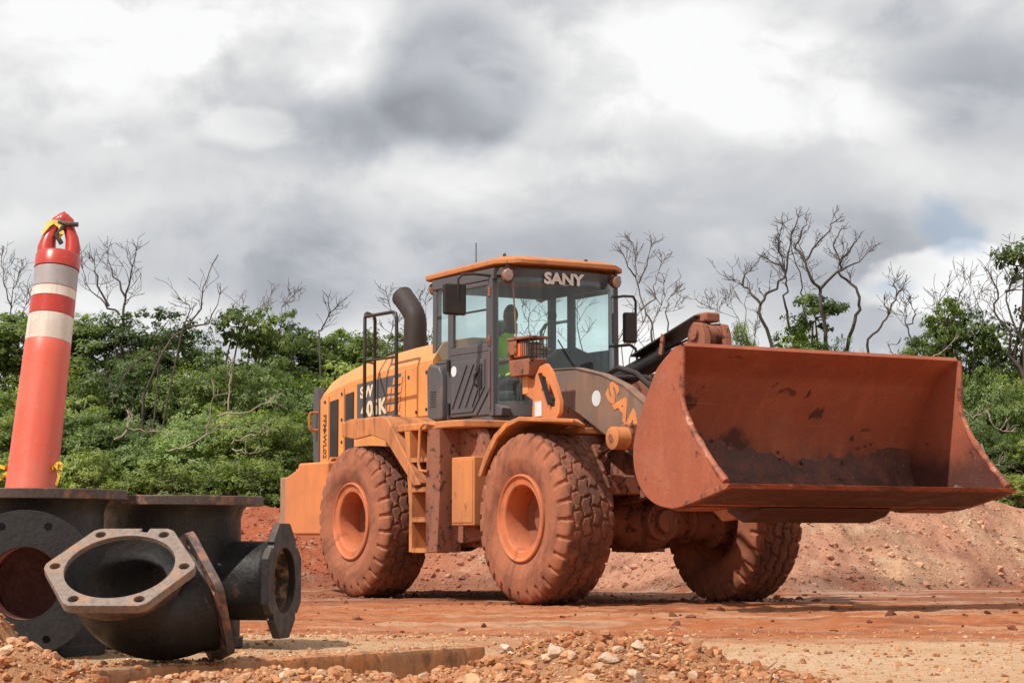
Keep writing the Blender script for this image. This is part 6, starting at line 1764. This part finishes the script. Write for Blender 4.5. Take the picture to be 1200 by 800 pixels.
for (k, v_, px, yt, Y, wpx, lab, g) in RIGHT: plant(k, v_, px, yt, Y, wpx, lab, g)

# ---- bare dead trees: stems traced in the photograph, twigs grown from them
def grow(b, rng, p, d, L_, r_, depth):
    n = 4; pts = [p]; rad = [r_]
    for k in range(n):
        d = d + np.array((rng.normal() * 0.22, rng.normal() * 0.22, rng.normal() * 0.14 + 0.06)); d /= np.linalg.norm(d)
        p = p + d * L_ / n; pts.append(p); rad.append(max(0.0035, r_ * (1 - 0.62 * (k + 1) / n)))
    b.tube([tuple(x) for x in pts], rad, 5 if r_ > 0.012 else 4)
    if depth > 0:
        for _ in range(rng.integers(2, 4)):
            i = rng.integers(1, n + 1)
            s = rng.normal(size=3) * 0.75; s[1] *= 0.8
            dd = d + s; dd[2] = abs(dd[2]) * 0.8 + 0.15; dd /= np.linalg.norm(dd)
            grow(b, rng, pts[i], dd, L_ * rng.uniform(0.5, 0.8), max(0.004, rad[i] * 0.75), depth - 1)
def dead_tree(stems, Y, label, seed, r0=0.05, twig=0.55, depth=2, mat='deadwood', group=None, dens=1.0, name='bare_tree'):
    r0 *= 0.8
    """stems: polylines in photo pixels; the first begins at the ground side"""
    rng = np.random.default_rng(seed)
    p0 = at(*stems[0][0], Y); zb = h1(p0.x, Y) - 0.05
    root = empty(name, (p0.x, Y, zb)); tag(root, label, 'dead tree' if name == 'bare_tree' else 'dead branch', group)
    o = np.array((p0.x, Y, zb)); tb = MB(); bb_ = MB()
    for si, st in enumerate(stems):
        dz = rng.normal() * 0.0
        slope = rng.uniform(-0.35, 0.35)
        P = []
        for k, (px, py) in enumerate(st):
            yy = Y + (slope * k * 0.35 if si else rng.normal() * 0.05 * (name == 'bare_tree'))
            P.append(np.array(at(px, py, yy)) - o)
        near = si and min(math.hypot(st[0][0] - a, st[0][1] - b_) for s2 in stems[:si] for a, b_ in s2) < 12
        if not near and P[0][2] > 0.1 and name == 'bare_tree':
            P.insert(0, np.array((P[0][0] * 0.5 + rng.normal() * 0.15, rng.normal() * 0.1, 0.0)) if si == 0 else np.array(base0))
        if si == 0: base0 = tuple(P[0])
        # refine with jitter so the stems look grown
        Q = []
        for i in range(len(P) - 1):
            for t in (0, 1 / 3, 2 / 3):
                Q.append(P[i] * (1 - t) + P[i + 1] * t + (rng.normal(size=3) * 0.02 if t else 0))
        Q.append(P[-1])
        rs_ = r0 * (1.0 if si == 0 else 0.7)
        rad = [max(0.006, rs_ * (1 - 0.78 * i / (len(Q) - 1))) for i in range(len(Q))]
        (tb if si == 0 else bb_).tube([tuple(x) for x in Q], rad, 6)
        L_ = sum(np.linalg.norm(P[i + 1] - P[i]) for i in range(len(P) - 1))
        start = 0.45 if si == 0 else 0.25
        for _ in range(int(dens * L_) + 2):
            i = int(rng.uniform(start, 1.0) * (len(Q) - 1)); i = min(i, len(Q) - 2)
            d = Q[i + 1] - Q[i]; d /= np.linalg.norm(d) + 1e-9
            s = rng.normal(size=3) * 0.6; dd = d + s; dd[2] = abs(dd[2]) * 0.7 + 0.25; dd /= np.linalg.norm(dd)
            grow(bb_, rng, Q[i], dd, twig * rng.uniform(0.6, 1.2), max(0.0055, rad[i] * 0.42), depth)
        d = Q[-1] - Q[-2]; d /= np.linalg.norm(d) + 1e-9
        for _ in range(3): grow(bb_, rng, Q[-1], d + rng.normal(size=3) * 0.35, twig * 0.5, 0.007, max(0, depth - 1))
    if name == 'dead_branch':
        tb.add(bb_.v, bb_.f); tb.build('branch', M[mat], root, angle=70); return root
    tb.build('trunk', M[mat], root, angle=70)
    if bb_.v: bb_.build('branches', M[mat], root, angle=70)
    return root
Z1 = lambda pts: [(840 + x * 0.3, 242 + y * 0.288) for x, y in pts]
Z2 = lambda pts: [(x * 0.425, 260 + y * 0.425) for x, y in pts]
Z3 = lambda pts: [(700 + x * 0.1875, 270 + y * 0.1875) for x, y in pts]
dead_tree([Z1([(228, 600), (205, 530), (170, 450), (172, 395), (210, 345), (265, 290), (275, 230), (290, 120), (318, 45)]), Z1([(172, 395), (130, 350), (100, 320), (75, 300)]), Z1([(100, 320), (125, 265)]), Z1([(265, 262), (200, 215)])], 38.6,
          'forked dead tree leaning left above the bucket', 101, 0.05, 0.34, 2)
dead_tree([Z1([(300, 535), (275, 450), (265, 390), (275, 330), (268, 280), (240, 180), (250, 100)]), Z1([(300, 500), (350, 450), (345, 380), (330, 300), (300, 200), (288, 120)])], 38.9,
          'thin dead stems between the left-leaning dead tree and the tallest one', 102, 0.036, 0.34, 2)
dead_tree([Z1([(425, 500), (405, 400), (405, 345), (370, 300), (345, 220), (385, 160), (440, 100), (460, 62)]), Z1([(405, 335), (470, 265), (530, 235), (592, 185)]), Z1([(345, 225), (305, 170), (330, 110), (350, 60)])], 38.3,
          'tallest twisted dead tree in the group above the bucket', 103, 0.05, 0.34, 2)
dead_tree([Z1([(500, 610), (530, 500), (560, 420), (550, 350), (510, 300), (475, 270), (480, 220), (455, 160), (480, 100)]), Z1([(480, 235), (520, 180), (545, 140)])], 38.8,
          'dead tree with an S-shaped trunk right in the group above the bucket', 104, 0.05, 0.32, 2)
dead_tree([Z1([(600, 630), (590, 540), (640, 490), (670, 440), (700, 380), (690, 320), (705, 285)]), Z1([(670, 438), (655, 380)]), Z1([(700, 365), (735, 310)])], 38.5, 'small slim dead tree between the S-shaped trunk and the open clumpy tree', 105, 0.035, 0.3, 1)
dead_tree([Z1([(670, 640), (690, 600), (668, 565), (712, 552)])], 38.4, 'hooked dead twig just above the bucket edge', 106, 0.02, 0.15, 0)
dead_tree([Z1([(1200, 690), (1140, 600), (1150, 520), (1085, 430), (1100, 350), (1072, 285)]), Z1([(1200, 570), (1150, 450), (1130, 380), (1150, 300), (1108, 215)]), Z1([(1130, 345), (1192, 340)])], 37.6, 'gnarled dead tree at the right picture edge', 107, 0.05, 0.45, 2)
dead_tree([Z1([(905, 560), (880, 480), (865, 400), (900, 330)]), Z1([(885, 490), (930, 420), (950, 350), (970, 300)]), Z1([(1040, 560), (1040, 470), (1020, 400), (1035, 345)])], 39.4, 'spiky fan of dead stems right of the bucket corner', 108, 0.035, 0.5, 2)
dead_tree([Z1([(760, 540), (735, 470), (740, 400)]), Z1([(745, 480), (775, 440), (760, 400)])], 39.6, 'thin dead stem left of the open clumpy tree', 109, 0.025, 0.35, 2)
dead_tree([Z3([(345, 720), (345, 600), (300, 520), (265, 400), (240, 300), (235, 150), (225, 80)]), Z3([(240, 290), (190, 230), (160, 150)]), Z3([(260, 330), (310, 220), (335, 100)]), Z3([(270, 500), (360, 430), (365, 330), (400, 200)])], 39.0, 'branchy dead tree just right of the cab', 110, 0.03, 0.40, 2, 'greywood', None, 0.7)
dead_tree([Z3([(450, 660), (430, 530), (440, 440), (490, 380)]), Z3([(345, 590), (400, 470), (415, 330)])], 39.4, 'thin dead tree left of the hose guard', 111, 0.024, 0.35, 2, 'greywood', None, 0.7)
dead_tree([Z3([(100, 760), (180, 600), (270, 500)]), Z3([(150, 720), (250, 640), (300, 540)]), Z3([(200, 800), (250, 660), (330, 760)])], 38.2, 'low bare branches seen beside the cab glass', 112, 0.026, 0.4, 1, 'greywood')
dead_tree([Z3([(950, 760), (920, 640), (860, 520), (800, 440)]), Z3([(920, 640), (930, 500), (940, 400)]), Z3([(960, 740), (985, 620), (1000, 520)]), Z3([(760, 560), (740, 500), (700, 480)])], 40.2, 'fine grey fan of dead twigs right of the linkage', 113, 0.02, 0.35, 2, 'greywood', None, 0.8)
dead_tree([[(640, 470), (636, 410), (645, 360), (655, 330)], [(640, 440), (620, 390), (612, 360)], [(690, 460), (680, 400), (672, 350), (690, 320)]], 39.6, 'dead tree seen through the cab windows', 114, 0.03, 0.4, 2)
dead_tree([Z2([(340, 262), (345, 220), (360, 150), (375, 80)]), Z2([(330, 255), (290, 225), (250, 190), (228, 130)]), Z2([(345, 205), (310, 150), (298, 90)]), Z2([(300, 232), (270, 150), (260, 110)])], 41.0, 'bushy dead tree right of the striped post', 115, 0.042, 0.5, 2)
dead_tree([Z2([(395, 480), (435, 390), (470, 325), (520, 290), (555, 240), (560, 180), (585, 118)]), Z2([(522, 290), (575, 280), (606, 200)]), Z2([(500, 310), (525, 240), (498, 215)]), Z2([(440, 345), (385, 380), (350, 410), (310, 490)])], 37.4, 'long leaning dead tree rising out of the left thicket', 116, 0.036, 0.4, 1, 'bark')
dead_tree([Z2([(880, 320), (885, 300), (905, 260), (930, 230)]), Z2([(905, 262), (905, 210)])], 40.5, 'lone dead branch fork above the loader hood', 117, 0.03, 0.35, 1)
dead_tree([[(300, 400), (305, 365), (318, 345)], [(335, 400), (330, 360), (345, 345)], [(280, 380), (285, 355)]], 42.6, 'faint fan of dead twigs behind the twin clumpy tops', 118, 0.02, 0.35, 2, 'greywood', None, 0.8)
dead_tree([[(10, 390), (14, 350), (22, 320)], [(14, 360), (4, 330), (2, 300)], [(24, 380), (32, 345)]], 41.8, 'dead twigs at the left edge beyond the striped post', 119, 0.025, 0.4, 2)
dead_tree([[(497, 420), (500, 380), (492, 350)], [(455, 400), (462, 372), (455, 352)]], 41.0, 'thin dead twigs around the exhaust stack', 120, 0.022, 0.4, 2)
for i, (st, lab) in enumerate([
        ([Z2([(465, 632), (530, 610), (570, 585), (580, 520), (588, 450)]), Z2([(570, 585), (620, 560)])], 'bleached fallen branch low in the left thicket'),
        ([Z2([(315, 600), (345, 580), (355, 570), (400, 578), (465, 582)]), Z2([(350, 570), (355, 530)])], 'bleached crooked twig left in the thicket'),
        ([Z2([(640, 625), (665, 630), (690, 640), (715, 632)])], 'pale squiggly twig near the counterweight'),
        ([Z2([(640, 612), (670, 595), (720, 580), (740, 575)])], 'pale twig just above the squiggly one near the counterweight'),
        ([Z2([(520, 655), (600, 670), (650, 668), (695, 690)])], 'thin pale twig low between bush and counterweight'),
        ([Z2([(600, 535), (680, 525), (730, 500), (770, 505)])], 'arching pale twig left of the loader hood'),
        ([Z2([(630, 520), (632, 450), (640, 390)])], 'short brown snag below the twin clumpy tops'),
        ([[(1150, 520), (1160, 545), (1190, 548), (1200, 556)]], 'bleached twig low at the right, over the bank end'),
        ([[(1155, 480), (1165, 500), (1185, 505)]], 'bleached twig at mid height right of the bucket'),
        ([[(1120, 470), (1140, 490), (1150, 485)]], 'bleached twig touching the bucket side in the picture'),
        ([[(1085, 425), (1100, 415), (1118, 398)]], 'pale slanting branch above the bucket corner'),
        ]):
    dead_tree(st, 34.9 if i < 10 else 37, lab, 130 + i, 0.020, 0.2, 1, 'palewood', None, 1.2, 'dead_branch')
# the thicket goes on past both picture edges
for i in range(7):
    for sgn, base, g in ((-1, -110, GL), (1, 1300, GR)):
        px = base + sgn * i * 75
        k = ('bush', 'tree', 'bush', 'open')[i % 4]
        plant(k, i, px, 385 + 30 * (i % 3) if k != 'bush' else 440, 40.0 - (i % 3) * 1.2, 150, 'green thicket plant just outside the %s picture edge' % ('left' if sgn < 0 else 'right'), g + ' beyond the frame')
        plant('bush', i + 1, px + 30, 500, 36.0, 150, 'green thicket plant just outside the %s picture edge' % ('left' if sgn < 0 else 'right'), g + ' beyond the frame')
